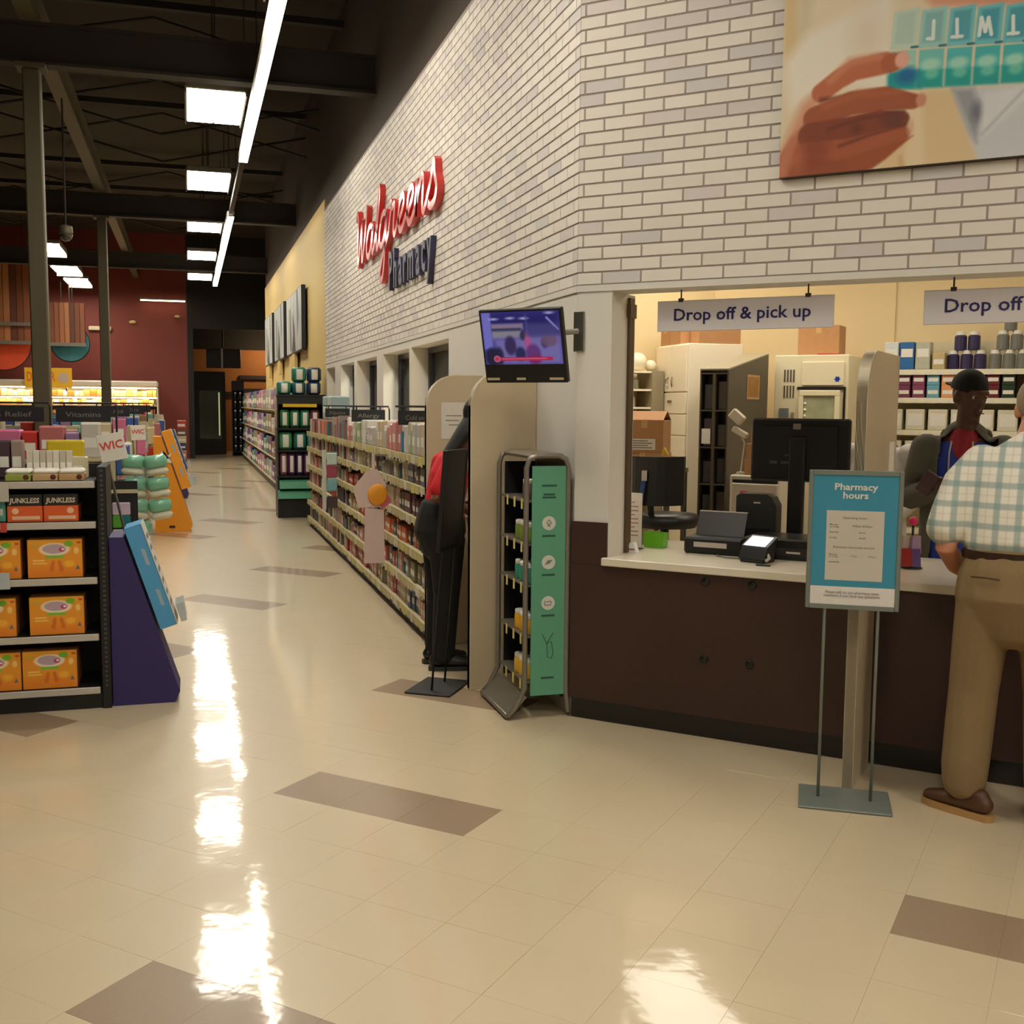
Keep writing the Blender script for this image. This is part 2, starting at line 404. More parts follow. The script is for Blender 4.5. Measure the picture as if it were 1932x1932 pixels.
# counter-front wall (turned 45 degrees)
def fstruct(name, mb, m, label, parent=None):
    o = mb.build(name, m, parent, loc=(CX, CY, 0), rot=(0, 0, F45))
    if parent is None: tag(o, label, None, None, 'structure')
    return o
TW = 5.2
wd = fstruct('wall_diagonal', MB().box(0, TW, .004, .2, 2.17, ZT), MORT, 'white brick wall above the pharmacy counter')
def bricks_diag():
    lst = []; PO = (1.03, 2.66, 2.66, 3.98)
    for r in range(nrow):
        u = (.031, .136)[1 - r % 2] - BR_L
        while u < 2.75:
            a, b = max(0, u), u + BR_L; u += BR_L; z = ZB + r * BR_H
            if b - a < .02 or (a > PO[0] and b < PO[1] and z > PO[2] and z + BR_H < PO[3]): continue
            lst.append((r, a, b))
    near = sorted(lst, key=lambda q: (max(0, q[1] - 2.0) * 3 + max(0, q[0] * BR_H - 1.36) * 5, q[0]))[:300]; ns = set(near); mb = MB()
    for r, a, b in lst:
        if (r, a, b) in ns:
            key = round(b - a, 3)
            if key not in _bm: _bm[key] = brick_mesh(b - a)
            o = bpy.data.objects.new('brick', _bm[key]); COL.objects.link(o); o.parent = wd; o.location = (a, .008, ZB + r * BR_H)
        else:
            k = len(mb.v); mb.box(0, b - a - .009, -.008, -.003, .0042, BR_H - .0042); mb.xf(Matrix.Translation((a, .008, ZB + r * BR_H)), k)
    tag(mb.build('brick', BM2, wd), kind='stuff')
bricks_diag()
fstruct('trim_2', MB().box(0, TW, -.006, .2, 2.168, 2.198), WHITE, 'white trim under the counter brick wall')
fstruct('wall_diagonal_upper', MB().box(0, TW, .02, .2, ZT, 6.4), DARKW, 'dark wall above the counter brick wall')
pier = fstruct('wall_diagonal_pier', MB().box(0.002, .188, 0, .3, .846, 2.168), WHITE, 'white pier at the corner of the counter opening')
SILV = pm('brushed steel', (150, 146, 136), .35, .9); 
fstruct('trim_3', MB().box(.189, .203, .2, .26, .846, 2.15).box(.187, .21, .19, .27, 2.05, 2.12), pm('shutter track', (96, 78, 58), .4, .5), 'dark shutter track on the side of the counter opening')
fstruct('wall_diagonal_far', MB().box(4.4, TW, 0, .2, 0, 2.168), WHITE, 'white wall past the counter')
# pharmacy room
RXW = pm('warm cream pharmacy wall', (226, 204, 158), .7, var=.02)
struct('wall_back_pharmacy', MB().box(CX + .3, 4.2, 8.2, 8.3, 0, 3), RXW, 'cream back wall of the pharmacy')
fstruct('wall_shelf_pharmacy', MB().box(-.55, 5.2, 3.75, 3.85, 0, 3).box(.88, .91, 3.735, 3.75, 1.9, 3), RXW, 'cream wall behind the pharmacy shelves')
fstruct('wall_side_pharmacy', MB().box(5.1, 5.2, .2, 3.75, 0, 3), RXW, 'cream right wall of the pharmacy')
mb = MB(); P4 = [(CX + .2, 8.3), (CX + .2, CY + .25), FW(0.05, .2)[:2], FW(5.2, .2)[:2], FW(5.2, 3.85)[:2], FW(-.5, 3.85)[:2]]
mb.prism(P4, 3.0, 3.05, 'z'); struct('ceiling_pharmacy', mb, pm('white ceiling tile', (225, 218, 200), .8), 'white ceiling inside the pharmacy')
# rooms behind the aisle windows
struct('wall_inner', MB().box(4.0, 4.1, 8.3, 15.6, 0, 2.9).box(CX + .3, 4.0, 15.5, 15.6, 0, 2.9), RXW, 'cream walls of the rooms behind the aisle windows')
struct('ceiling_inner', MB().box(CX + .2, 4.1, 8.3, 15.6, 2.9, 2.95), pm('white ceiling tile', (225, 218, 200), .8), 'ceiling of the rooms behind the aisle windows')
# hall shell
DECK = pm('dark roof deck', (46, 37, 25), .85, var=.15, sc=2)
struct('ceiling', MB().box(-16, 12, -10, 42, 6.4, 6.5), DECK, 'dark steel roof deck')
RED = pm('dark red wall paint', (112, 44, 34), .7, var=.05, sc=2)
struct('wall_back', MB().box(-16, 0, 33, 33.2, 0, 6.4), RED, 'dark red wall at the back of the shop')
OCH = pm('ochre wall paint', (150, 98, 50), .8); BLK = pm('black painted wall', (26, 22, 18), .8)
struct('wall_back_recess', MB().box(-.2, 6, 38, 38.2, 0, 3.4).box(-.2, 6, 38, 38.2, 3.4, 6.4, 1), [OCH, BLK], 'ochre wall deep in the back corner')
struct('wall_back_soffit', MB().box(0, 6, 33, 33.2, 3.75, 6.4).box(0, .16, 33, 33.6, 0, 3.75), BLK, 'black soffit over the back corner')
struct('wall_back_return', MB().box(5.9, 6, 28, 38, 0, 6.4).box(CX + .3, 6, 27.9, 28, 0, 6.4), OCH, 'ochre side of the back corner')
struct('wall_left', MB().box(-16, -15.8, -10, 42, 0, 6.4), pm('tan left wall', (120, 96, 70), .8), 'tan wall far left')
struct('wall_near', MB().box(-16, 12, -10, -9.8, 0, 6.4), pm('tan near wall', (150, 128, 100), .8), 'tan wall behind the viewer')
struct('wall_far_right', MB().box(11.8, 12, -10, 42, 0, 6.4), pm('tan left wall', (120, 96, 70), .8), 'tan wall far right')
STEEL = pm('dark painted steel', (82, 74, 54), .6, .1)
for k, y in enumerate((2.8, 11.4, 20.0, 27.4)):
    mb = MB().box(-15.8, CX + .02, y - .09, y + .09, 4.74, 4.77).box(-15.8, CX + .02, y - .012, y + .012, 4.77, 5.09).box(-15.8, CX + .02, y - .09, y + .09, 5.09, 5.12)
    tag(mb.build('roof_beam', pm('dark cross beam steel', (40, 33, 25), .7)), '%s dark steel roof beam crossing the aisle, counted from the viewer' % ORD[k], 'beam', 'cross beams under the roof')
mb = MB().box(-1.43, -1.27, -9.8, 33, 5.12, 5.14).box(-1.36, -1.34, -9.8, 33, 5.14, 5.42).box(-1.43, -1.27, -9.8, 33, 5.42, 5.44)
tag(mb.build('roof_girder', STEEL), 'long brown steel girder running down the shop above the columns', 'girder')
for k, y in enumerate((11.4, 20.0)):
    t = thing('steel_column', ['near brown steel column left of the aisle, behind the black shelf unit', 'far thinner looking brown steel column in front of the chilled case'][k], 'column', (-1.35, y, 0), 0, 'steel roof columns')
    MB().box(-.078, .078, -.078, .078, .02, 4.70, bev=.012).build('shaft', STEEL, t)
    MB().box(-.13, .13, -.13, .13, 4.70, 4.74).build('cap_plate', STEEL, t); MB().box(-.14, .14, -.14, .14, .001, .02).build('base_plate', STEEL, t)
bar = pm('thin brace steel', (34, 28, 22), .7); kx = 0
for y in (6.5, 8.9, 13.6, 16.2, 18.0, 22.5, 25):
    mb = MB()
    for x in (-6.5, -3.4, -.3):
        mb.tube([(x, y, 5.3), (x + 3.1, y + .3, 6.1)], .018, 5).tube([(x + 3.1, y, 5.3), (x, y + .3, 6.1)], .018, 5)
    mb.box(-7, CX, y - .05, y + .05, 6.1, 6.18)
    tag(mb.build('roof_joist', bar), '%s thin dark braced joist under the roof, counted from the viewer' % ORD[kx], 'joist', 'braced joists under the roof'); kx += 1
# ================================================================== LAMPS
HOUS = pm('lamp housing', (120, 112, 96), .5, .3)
LP, LS, LR = emi('panel lamp glow', LAMP, E_PANEL), emi('strip lamp glow', LAMP, E_STRIP), emi('pharmacy lamp glow', (1, .91, .74), E_RX)
def panel(x, y, label, end=0):
    t = thing('ceiling_light', label, 'ceiling light', (x, y, 4.8), 0, 'panel lamps hung over the aisles')
    MB().box(-.30, .30, -.68, .68, .012, .09, bev=.01).box(-.31, -.295, -.68, .68, -.03, .04).box(.295, .31, -.68, .68, -.03, .04).build('housing', HOUS, t)
    if end: MB().box(-.3, .3, .675, .69, -.10, .04).build('added_baffle', HOUS, t)  # plate added to keep this lamp's light off the red wall
    for s_ in (-1, 1): MB().box(-.285 if s_ < 0 else .008, -.008 if s_ < 0 else .285, -.66, .66, .0, .012).build('diffuser', LP, t)
    for q in (-.5, .5): MB().tube([(0, q, .09), (0, q, 1.59)], .006, 5).build('hanger', bar, t)
    return t
p0 = None
for k in range(9):
    y = -4.0 + k * 4.15 - .0
    y = 12.62 + (k - 4) * 4.15
    panel(.335, y, '%s bright rectangular lamp over the aisle, counted from the viewer' % ORD[k])
for k, y in enumerate((24.9, 28.6, 31.4)): panel(-2.75, y, '%s bright rectangular lamp left of the columns, above the chilled case' % ORD[k], 1)
for k, (x, y) in enumerate(((3.6, -.6), (4.4, -4.6), (7.4, -4.0), (-3.2, -4.2))): panel(x, y, '%s unseen rectangular lamp added behind the viewer for brightness' % ORD[k])  # unseen lamps added to brighten the counter wall and poster
LR2 = emi('inner room lamp glow', (1, .9, .7), 38)
def strip(y0, y1, label):
    t = thing('strip_light', label, 'strip light', (.69, y0, 4.5), 0, 'strip lamps beside the aisle wall'); L = y1 - y0
    MB().box(-.055, .055, 0, L, .014, .1, bev=.01).build('housing', pm('white strip housing', (190, 184, 170), .5), t)
    MB().box(-.048, .048, .02, L - .02, 0, .014).build('diffuser', LS, t)
    for q in np.arange(.4, L, 2.2): MB().tube([(0, q, .1), (0, q, 1.89)], .006, 5).build('hanger', bar, t)
strip(4.0, 13.85, 'long bright strip lamp running along the near brick wall'); strip(17.9, 28.4, 'bright strip lamp further down beside the yellow wall')
tag(MB().box(.66, .72, 13.85, 17.9, 4.53, 4.6).box(.685, .695, 15.8, 15.81, 4.6, 6.4).build('light_rail', bar), 'dark rail joining the two strip lamps', 'rail')
def troffer(x, y, rz, label, z=2.985):
    t = thing('ceiling_light', label, 'ceiling light', (x, y, z), rz, 'square lamps in the pharmacy ceiling')
    MB().box(-.33, .33, -.63, .63, 0, .014).build('frame', pm('white strip housing', (190, 184, 170), .5), t); MB().box(-.3, .3, -.6, .6, -.006, 0).build('diffuser', LR2 if z < 2.95 else LR, t)
troffer(3.55, 7.25, 0, 'lamp in the pharmacy ceiling above the white cabinet'); troffer(2.75, 6.9, 0, 'unseen lamp added left of the white cabinet to brighten its front'); troffer(*FW(1.2, 2.2)[:2], F45, 'lamp in the pharmacy ceiling above the shelves'); troffer(*FW(2.9, 2.0)[:2], F45, 'lamp in the pharmacy ceiling to the right')  # second troffer is an added lamp that brightens the cabinet front
for k, y in enumerate((9.6, 12.6)): troffer(3.0, y, 0, '%s lamp in the rooms behind the aisle windows' % ORD[k], 2.885)
t = thing('dome_camera', 'small clear dome camera hanging on a rod left of the aisle', 'camera', (-1.345, 14.0, 3.56))
MB().tube([(0, 0, .12), (0, 0, 1.558)], .012, 6).build('rod', bar, t); MB().ball((0, 0, 0), .075, n=16, m=10).build('dome', pm('smoked dome', (52, 46, 40), .08, coat=1), t, True)
MB().lathe([(.02, .12), (.075, .1), (.08, .03), (.077, 0)]).build('cap', STEEL, t, True)
# ================================================================== PHARMACY COUNTER
BRN = pm('dark brown laminate', (62, 40, 34), .45, var=.15, sc=60); KICK = pm('black vinyl kick', (14, 14, 14), .25, coat=.4)
CTOP = pm('white counter laminate', (226, 216, 196), .3, var=.02, coat=.3); BLACK = pm('black plastic', (20, 20, 21), .4); DGREY = pm('dark grey plastic', (38, 37, 35), .45)
t = thing('pharmacy_counter', 'dark brown paneled pharmacy counter front with black kick plate', 'counter', FW(0, 0), F45)
MB().box(-.012, 4.39, -.012, .02, .106, .804).build('front_panel', BRN, t)
fstruct('trim_4', MB().box(-.012, .186, -.012, -.001, .847, 1.02).box(-.012, .163, -.012, -.001, .805, .847), BRN, 'dark brown panel low on the corner pier')
MB().box(-.005, 4.39, .0, .02, .001, .104).build('kick_plate', KICK, t)
for x, z in ((.705, .768), (.933, .769), (.706, .39), (.932, .39)):
    MB().lathe([(.021, 0), (.021, .003), (.016, .007)], n=14).build('bolt_cap', BLACK, t, True, (x, -.0125, z), (PI / 2, 0, 0))
tag(MB().box(.165, 4.4, -.036, .85, .806, .846, bev=.004).build('worktop', CTOP, None, loc=FW(0, 0), rot=(0, 0, F45)), 'long white laminate worktop on the pharmacy counter', 'worktop')
PART = pm('tan laminate partition', (196, 178, 148), .4, var=.03); EDGE = pm('cream edging', (226, 214, 186), .35, coat=.4)
def arch(x0, x1, z0, z1, r, n=8):
    "panel outline, free corner at x0 rounded at the top"
    return [(x1, z0), (x1, z1)] + [(x0 + r - r * math.sin(a), z1 - r + r * math.cos(a)) for a in np.linspace(0, PI / 2, n)] + [(x0, z0)]
t = thing('counter_divider', 'tall tan divider with rounded cream edge standing across the counter', 'divider', FW(1.472, 0), F45)
ol = [(.36, .848), (.36, 1.845)] + [(-.40 + .2 - .2 * math.sin(a), 1.845 - .2 + .2 * math.cos(a)) for a in np.linspace(0, PI / 2, 8)] + [(-.40, .001), (-.038, .001), (-.038, .848)]
MB().prism(ol, -.021, .021, 'x').build('panel', PART, t)
mb = MB(); ed = ol[1:11]
for a, b in zip(ed, ed[1:]):
    tx, tz = b[0] - a[0], b[1] - a[1]; L = math.hypot(tx, tz); nx, nz = tz / L * -.004, tx / L * .004
    for c in (a, b): pass
    mb.prism([a, b, (b[0] + nx, b[1] + nz), (a[0] + nx, a[1] + nz)], -.022, .022, 'x')
mb.build('edging', EDGE, t)
t_pap = MB().box(.0215, .0225, .17, .30, 1.22, 1.45).build('notice', pm('white paper', (222, 216, 204), .7), t)
# hanging signs
SIGNW = pm('white sign board', (216, 210, 212), .5, var=.01); NAVY = pm('navy lettering', (38, 30, 92), .5)
for k, (t0, t1, s_) in enumerate(((.39, 1.24, 'Drop off & pick up'), (1.625, 2.475, 'Drop off & pick up'))):
    t = thing('hanging_sign', ['hanging white sign reading Drop off & pick up left of the divider', 'hanging white sign reading Drop off right of the divider, cut by the frame'][k], 'sign', FW((t0 + t1) / 2, .1, 1.968), F45, 'hanging counter signs')
    W_ = (t1 - t0) / 2
    MB().box(-W_, W_, -.006, .006, 0, .148, bev=.002).build('board', SIGNW, t)
    text('lettering', s_, NAVY, t, (-.01, -.0075, .052), UPR, h=.056, width=.66, bold=.012)
    for q in (-W_ * .72, W_ * .72): MB().tube([(q, 0, .152), (q, 0, .2)], .004, 6).box(q - .012, q + .012, -.008, .008, .14, .158).build('hook', pm('dark hook', (70, 60, 44), .5, .4), t)
# hand poster
def poster():
    c = Canvas(840, 690, (226, 208, 178)); H = (0.303234, 0.00945929, -48.4679, 0.0671998, 0.287659, 296.92, 5.79031e-05, -9.90002e-06); K = .275
    def q(X, Y): d = H[6] * X + H[7] * Y + 1; return ((H[0] * X + H[1] * Y + H[2]) / d, (H[3] * X + H[4] * Y + H[5]) / d)
    def cap(pts, col, soft, op=1): c.cap([(*q(x, y), r * K) for x, y, r in pts], col, soft * K, op)
    def poly(pts, col, soft, op=1): c.poly([q(*p) for p in pts], col, soft * K, op)
    def ell(x, y, rx, ry, col, soft, op=1): c.ell(*q(x, y), rx * K, ry * K, col, soft * K, op)
    # soft background: curtain, white sleeve, coat with grey lapel
    poly([(100, -900), (3200, -900), (3200, 100), (100, 100)], (232, 214, 186), 200)
    poly([(160, -200), (250, -200), (260, 420), (150, 500)], (214, 184, 134), 60, .8); poly([(250, -300), (420, -300), (330, 300), (260, 330)], (206, 190, 160), 80, .6)
    poly([(330, 250), (700, 60), (960, -60), (960, 700), (500, 640), (200, 800), (160, 460)], (238, 230, 214), 120, .95)
    ell(760, 260, 120, 190, (228, 208, 184), 160, .7)
    poly([(820, 1300), (1150, 680), (1420, 660), (1600, 1180), (1500, 1400), (800, 1400)], (224, 196, 152), 70)
    poly([(1080, 700), (1180, 690), (1200, 1300), (1040, 1330)], (234, 214, 178), 60, .8); poly([(1000, 1160), (1030, 1150), (1060, 1330), (1000, 1330)], (200, 160, 100), 30, .5)
    poly([(1400, 660), (2600, 600), (2600, 1300), (1600, 1230)], (206, 208, 214), 60)
    poly([(1400, 660), (1560, 660), (1620, 860), (1580, 1060), (1530, 980)], (140, 142, 152), 60, .8); ell(1580, 830, 40, 70, (96, 100, 112), 50, .7)
    poly([(1640, 700), (2100, 600), (1700, 960), (1600, 1040)], (224, 224, 228), 50, .8); cap([(1620, 1000, 8), (1960, 640, 8)], (168, 172, 184), 30, .7)
    poly([(1150, -60), (2500, -120), (2500, 30), (1260, 50)], (222, 158, 126), 60, .95)
    # pill organiser held upside down
    for k in range(8):
        x = 950 + k * 208; f = min(1, .18 + k * .36); dy = -k * 12
        g = lambda a, b: tuple(a[i] * (1 - f) + b[i] * f for i in range(3))
        poly([(x + 20, 90 + dy), (x + 215, 50 + dy), (x + 185, 360 + dy), (x - 10, 370 + dy)], g((214, 222, 200), (112, 196, 204)), 14)
        poly([(x + 50, 110 + dy), (x + 180, 90 + dy), (x + 160, 320 + dy), (x + 20, 330 + dy)], g((208, 216, 196), (70, 160, 180)), 24)
        poly([(x, 385 + dy), (x + 185, 370 + dy), (x + 165, 650 + dy), (x - 20, 660 + dy)], g((176, 214, 196), (70, 186, 190)), 12)
        poly([(x - 15, 540 + dy), (x + 172, 530 + dy), (x + 168, 660 + dy), (x - 20, 668 + dy)], (22, 160, 156), 30)
        ell(x + 80, 490 + dy, 68, 42, (180, 226, 204), 30, .85); ell(x + 90, 560 + dy, 50, 40, (140, 214, 186), 30, .7)
        cap([(x + 150, 352 + dy, 9), (x + 220, 345 + dy, 9)], (70, 110, 124), 8)
        ch = ' FTWTMSS'[k]; wc = (232, 240, 236); cx, t, b = x + 70, 168 + dy, 300 + dy
        L = lambda x0, y0, x1, y1: cap([(x0, y0, 13), (x1, y1, 13)], wc, 8)
        if ch == 'T': L(cx - 36, b, cx + 36, b - 6); L(cx, b, cx, t)
        if ch == 'F': L(cx + 36, t, cx + 30, b); L(cx + 30, b, cx - 10, b)
        if ch == 'W': [L(cx + p, v, cx + r, w_) for p, v, r, w_ in ((-44, b, -26, t), (-26, t, 2, b - 30), (2, b - 30, 26, t), (26, t, 46, b - 8))]
        if ch == 'M': [L(cx + p, v, cx + r, w_) for p, v, r, w_ in ((-40, t, -40, b), (-40, b, 0, t + 40), (0, t + 40, 40, b), (40, b, 40, t))]
    poly([(920, 560), (1160, 520), (1170, 660), (920, 640)], (20, 150, 160), 40, .8); ell(1060, 560, 70, 60, (12, 96, 158), 60, .9)
    # hand
    D, Mid, Dk = (132, 62, 38), (162, 86, 54), (100, 46, 28)
    cap([(140, 1420, 190), (300, 1100, 140), (400, 950, 110)], Mid, 40); cap([(120, 1330, 60), (200, 1080, 60), (330, 800, 60), (430, 700, 50)], (206, 134, 104), 80, .7)
    cap([(430, 690, 75), (560, 590, 78), (680, 520, 82), (900, 470, 84), (960, 468, 70)], (190, 106, 70), 22); cap([(500, 600, 30), (640, 460, 34), (860, 420, 30)], (212, 140, 108), 46, .7)
    cap([(940, 470, 70), (1010, 450, 60)], (178, 96, 60), 20); ell(1030, 445, 54, 62, (230, 174, 154), 22)
    cap([(430, 745, 14), (620, 720, 12)], Dk, 40, .9)
    cap([(380, 880, 90), (650, 770, 92), (900, 735, 92), (1110, 755, 58)], Mid, 20); cap([(450, 800, 26), (700, 700, 30), (1000, 690, 26)], (182, 100, 62), 46, .6); ell(1170, 745, 38, 52, (206, 142, 116), 20)
    cap([(350, 1010, 100), (620, 960, 92), (860, 900, 82), (1020, 890, 62)], D, 20); ell(960, 890, 90, 60, (98, 52, 42), 60, .7)
    cap([(480, 965, 10), (700, 890, 10), (1040, 830, 8)], Dk, 34, .8)
    cap([(330, 1170, 120), (620, 1130, 100), (900, 1030, 72), (1040, 990, 50)], (168, 88, 56), 20); cap([(560, 1090, 10), (800, 1000, 10), (1060, 930, 7)], Dk, 30, .85)
    poly([(560, 1190), (700, 1150), (1110, 1010), (900, 1190), (800, 1260), (560, 1330)], (158, 80, 48), 24); ell(1090, 950, 26, 60, (214, 170, 140), 24, .7)
    cap([(300, 1300, 120), (560, 1260, 70)], (150, 76, 46), 40); ell(380, 1100, 110, 130, (128, 58, 36), 120, .6); ell(250, 1200, 60, 130, (190, 112, 84), 90, .5); ell(690, 960, 40, 40, (96, 48, 36), 60, .6)
    return c.a
POST = imgmat('poster print', poster(), .55)
t = thing('wall_poster', 'large photo poster of a hand holding a blue pill organizer on the brick wall', 'poster', FW(1.005, 0, 2.625), F45)
MB().box(0, 1.68, -.03, -.004, 0, 1.38, mi=0).build('board', pm('poster edge', (52, 42, 34), .6), t)
MB().quad([(0, -.031, 0.004), (1.68, -.031, 0.004), (1.68, -.031, 1.376), (0, -.031, 1.376)], 0, True).build('print', POST, t)
# ---- things on the worktop (z .846)
ZC = .8465
t = thing('sign_holder', 'clear sign holder with a printed sheet at the left end of the worktop', 'holder', FW(.168, .38, ZC), F45)
MB().box(-.055, .055, -.03, .03, 0, .004).box(-.055, .055, -.002, .002, .004, .31).build('acrylic', glass('acrylic', (.86, .86, .84)), t)
MB().box(-.05, .05, -.0045, -.0025, .012, .3).build('sheet', pm('white paper', (222, 216, 204), .7), t)
mb = MB()
for q in range(9): mb.box(-.036, .03 - .02 * (q % 3 == 2), -.0052, -.0046, .07 + q * .022, .076 + q * .022)
tag(mb.build('print_lines', pm('red grey print', (170, 120, 104), .7), t), kind='stuff')
t = thing('white_cone', 'small white folded card beside the sign holder', 'card', FW(.215, .26, ZC), F45)
MB().prism([(-.03, 0), (.03, 0), (.012, .05), (-.008, .05)], -.02, .02, 'y').build('card', pm('bright white card', (245, 245, 245), .5), t); MB().box(-.02, .02, -.021, -.02, .01, .02).build('print_line', pm('red grey print', (170, 120, 104), .7), t)
t = thing('small_tray', 'small lime green tray near the sign holder', 'tray', FW(.245, .52, ZC), F45); LIME = pm('lime plastic', (112, 190, 40), .4)
MB().box(-.05, .05, -.035, .035, 0, .004).build('bottom', LIME, t)
MB().prism([(-.05, 0), (.05, 0), (.06, .078), (-.06, .078)], -.037, -.034, 'y').prism([(-.05, 0), (.05, 0), (.06, .078), (-.06, .078)], .034, .037, 'y').prism([(-.036, .003), (.036, .003), (.04, .078), (-.04, .078)], -.055, -.052, 'x').prism([(-.036, .003), (.036, .003), (.04, .078), (-.04, .078)], .052, .055, 'x').build('sides', LIME, t)
t = thing('document_scanner', 'black document printer with raised paper tray on the left of the worktop', 'printer', FW(.61, .44, ZC), F45)
MB().box(-.155, .155, -.07, .12, 0, .085, bev=.01).build('body', BLACK, t)
MB().prism([(.06, .085), (.075, .085), (.135, .205), (.12, .205)], -.135, .125, 'x').build('paper_tray', DGREY, t); MB().box(-.10, .075, -.0712, -.069, .036, .062).build('label_strip', pm('grey label', (190, 178, 168), .6), t)
MB().box(-.135, .125, .119, .136, .204, .208).build('tray_rim', pm('grey label', (190, 178, 168), .6), t)
t = thing('cash_terminal', 'wide low black terminal base beside the document printer', 'terminal', FW(.94, .50, ZC), F45)
MB().box(-.17, .18, -.13, .16, 0, .105, bev=.008).build('body', BLACK, t); MB().box(-.15, .16, -.132, -.13, .02, .06).build('drawer_front', DGREY, t)
MB().box(.05, .12, -.1335, -.132, .034, .044).build('badge', pm('grey label', (190, 178, 168), .6), t)
t = thing('payment_pad', 'tilted card payment pad with bright reflection glow on screen in front of the monitor', 'payment pad', FW(.895, .30, ZC), F45 - .25); t.scale = (1.3, 1.3, 1.45)
MB().box(-.05, .05, -.09, .0, 0, .012, bev=.004).build('foot', BLACK, t)
MB().prism([(-.09, .012), (-.02, .012), (.01, .085), (-.065, .055)], -.055, .055, 'x').build('body', BLACK, t)
q = MB().quad([(-.045, -.070, .0565), (.045, -.070, .0565), (.045, -.004, .0825), (-.045, -.004, .0825)]); q.build('screen', emi('reflection glow on screen', (.92, .95, 1), 2.2), t)  # emission stands in for a white reflection on the pad
MB().tube([(.052, -.06, .03), (.068, -.075, .02), (.062, -.09, .012)], .006, 6).build('pen', pm('grey label', (190, 178, 168), .6), t)
t = thing('computer_monitor', 'black computer monitor seen from behind on the worktop', 'monitor', FW(.94, .76, ZC), F45)
MB().box(-.26, .26, .015, .05, .365, .70, bev=.01).prism([(-.2, .39), (.2, .39), (.2, .66), (-.2, .66)], -.01, .016, 'y').build('casing', BLACK, t)
MB().box(-.03, .01, -.0125, -.0098, .655 - .012, .685 - .012, bev=.004).build('emblem', pm('worn badge', (118, 112, 98), .5), t)
MB().box(-.042, .042, -.045, -.008, .0, .60, bev=.008).build('stand_neck', BLACK, t); MB().box(-.075, .13, -.09, .08, 0, .018, bev=.006).build('stand_foot', BLACK, t)
mb = MB()
for q in range(2): mb.box(-.15 + .06 * q, -.11 + .06 * q, -.0115, -.0098, .46, .475)
mb.box(-.07, .0, -.0115, -.0098, .5, .51); mb.build('port_labels', pm('dim grey print', (70, 68, 64), .5), t)
t = thing('receipt_printer', 'black receipt printer with rounded top behind the terminal base', 'printer', FW(.755, .71, ZC), F45)
MB().prism([(-.115, 0), (.1, 0), (.1, .24), (.075, .285), (.05, .3), (-.095, .3), (-.115, .285)], -.045, .07, 'y').build('casing', DGREY, t)
MB().box(-.09, .08, -.05, -.045, .03, .12).build('paper_slot', BLACK, t); MB().box(-.02, .015, -.0475, -.0455, .25, .258).build('badge', pm('grey label', (190, 178, 168), .6), t)
t = thing('cable', 'thin grey cable looping on the worktop in front of the printer', 'cable', FW(.74, .26, ZC), F45)
MB().tube([(-.10, .11, .005), (-.085, .05, .005), (-.03, .02, .005), (.04, .015, .005), (.09, .04, .005)], .004, 6).build('cord', pm('grey cord', (110, 104, 92), .5), t)
tag(MB().box(-.035, .035, -.012, .012, 0, .008, bev=.003).build('desk_clip', DGREY, None, loc=FW(.945, .12, ZC), rot=(0, 0, F45)), 'small dark clip lying near the front of the worktop', 'clip')
t = thing('gift_stand', 'small counter stand with pink top and colorful bags right of the divider', 'display', FW(1.575, .42, ZC), F45)
MB().lathe([(.05, 0), (.05, .006), (.006, .01), (.006, .21)], n=10).build('pole', BLACK, t, True); MB().ball((0, 0, .225), .022, n=8, m=6).build('pink_knob', pm('hot pink', (206, 30, 96), .4), t, True)
for q, c in enumerate(((160, 40, 40), (90, 70, 130), (190, 170, 160), (150, 120, 150))):
    MB().prism([(-.03, .0), (.03, .0), (.024, .085), (-.024, .085)], -.008, .008, 'y').build('bag', pm('bag %d' % q, c, .3, coat=.5), t, loc=(-.02 + .035 * (q % 2), -.03 + .008 * q, .012 + .06 * (q // 2)), rot=(0, 0, .3 * q))
# ---- inside the pharmacy
t = thing('task_chair', 'black high task chair behind the worktop with blue lanyard on its back', 'chair', FW(.0, 1.12, 0), F45 + .1)
mb = MB(); pr = []
for a in np.linspace(-.42, .42, 9): pr.append((a * .43, -.13 + .12 * (a / .42) ** 2))
for (x0, y0), (x1, y1) in zip(pr, pr[1:]): mb.quad([(x0, y0, 1.02), (x1, y1, 1.02), (x1, y1, 1.31), (x0, y0, 1.31)]).quad([(x0, y0 + .04, 1.31), (x1, y1 + .04, 1.31), (x1, y1 + .04, 1.02), (x0, y0 + .04, 1.02)]).quad([(x0, y0, 1.31), (x1, y1, 1.31), (x1, y1 + .04, 1.31), (x0, y0 + .04, 1.31)]).quad([(x0, y0 + .04, 1.02), (x1, y1 + .04, 1.02), (x1, y1, 1.02), (x0, y0, 1.02)])
for x, y in (pr[0], pr[-1]): mb.quad([(x, y, 1.02), (x, y, 1.31), (x, y + .04, 1.31), (x, y + .04, 1.02)])
mb.build('backrest', BLACK, t)
MB().lathe([(.19, .88), (.21, .92), (.2, .955), (.1, .965)], (0.04, .1, 0), 18).build('seat', BLACK, t, True); MB().tube([(.0, -.09, 1.05), (0, -.06, .95), (0, .06, .87)], .02, 8).build('back_arm', BLACK, t)
MB().tube([(0.04, .1, .05), (.04, .1, .88)], .025, 8).build('pillar', BLACK, t)
for k in range(5): a = k * 2 * PI / 5; MB().tube([(.04, .1, .09), (.04 + .2 * math.cos(a), .1 + .2 * math.sin(a), .06)], .02, 6).ball((.04 + .2 * math.cos(a), .1 + .2 * math.sin(a), .031), .03, n=8, m=6).build('leg', BLACK, t)
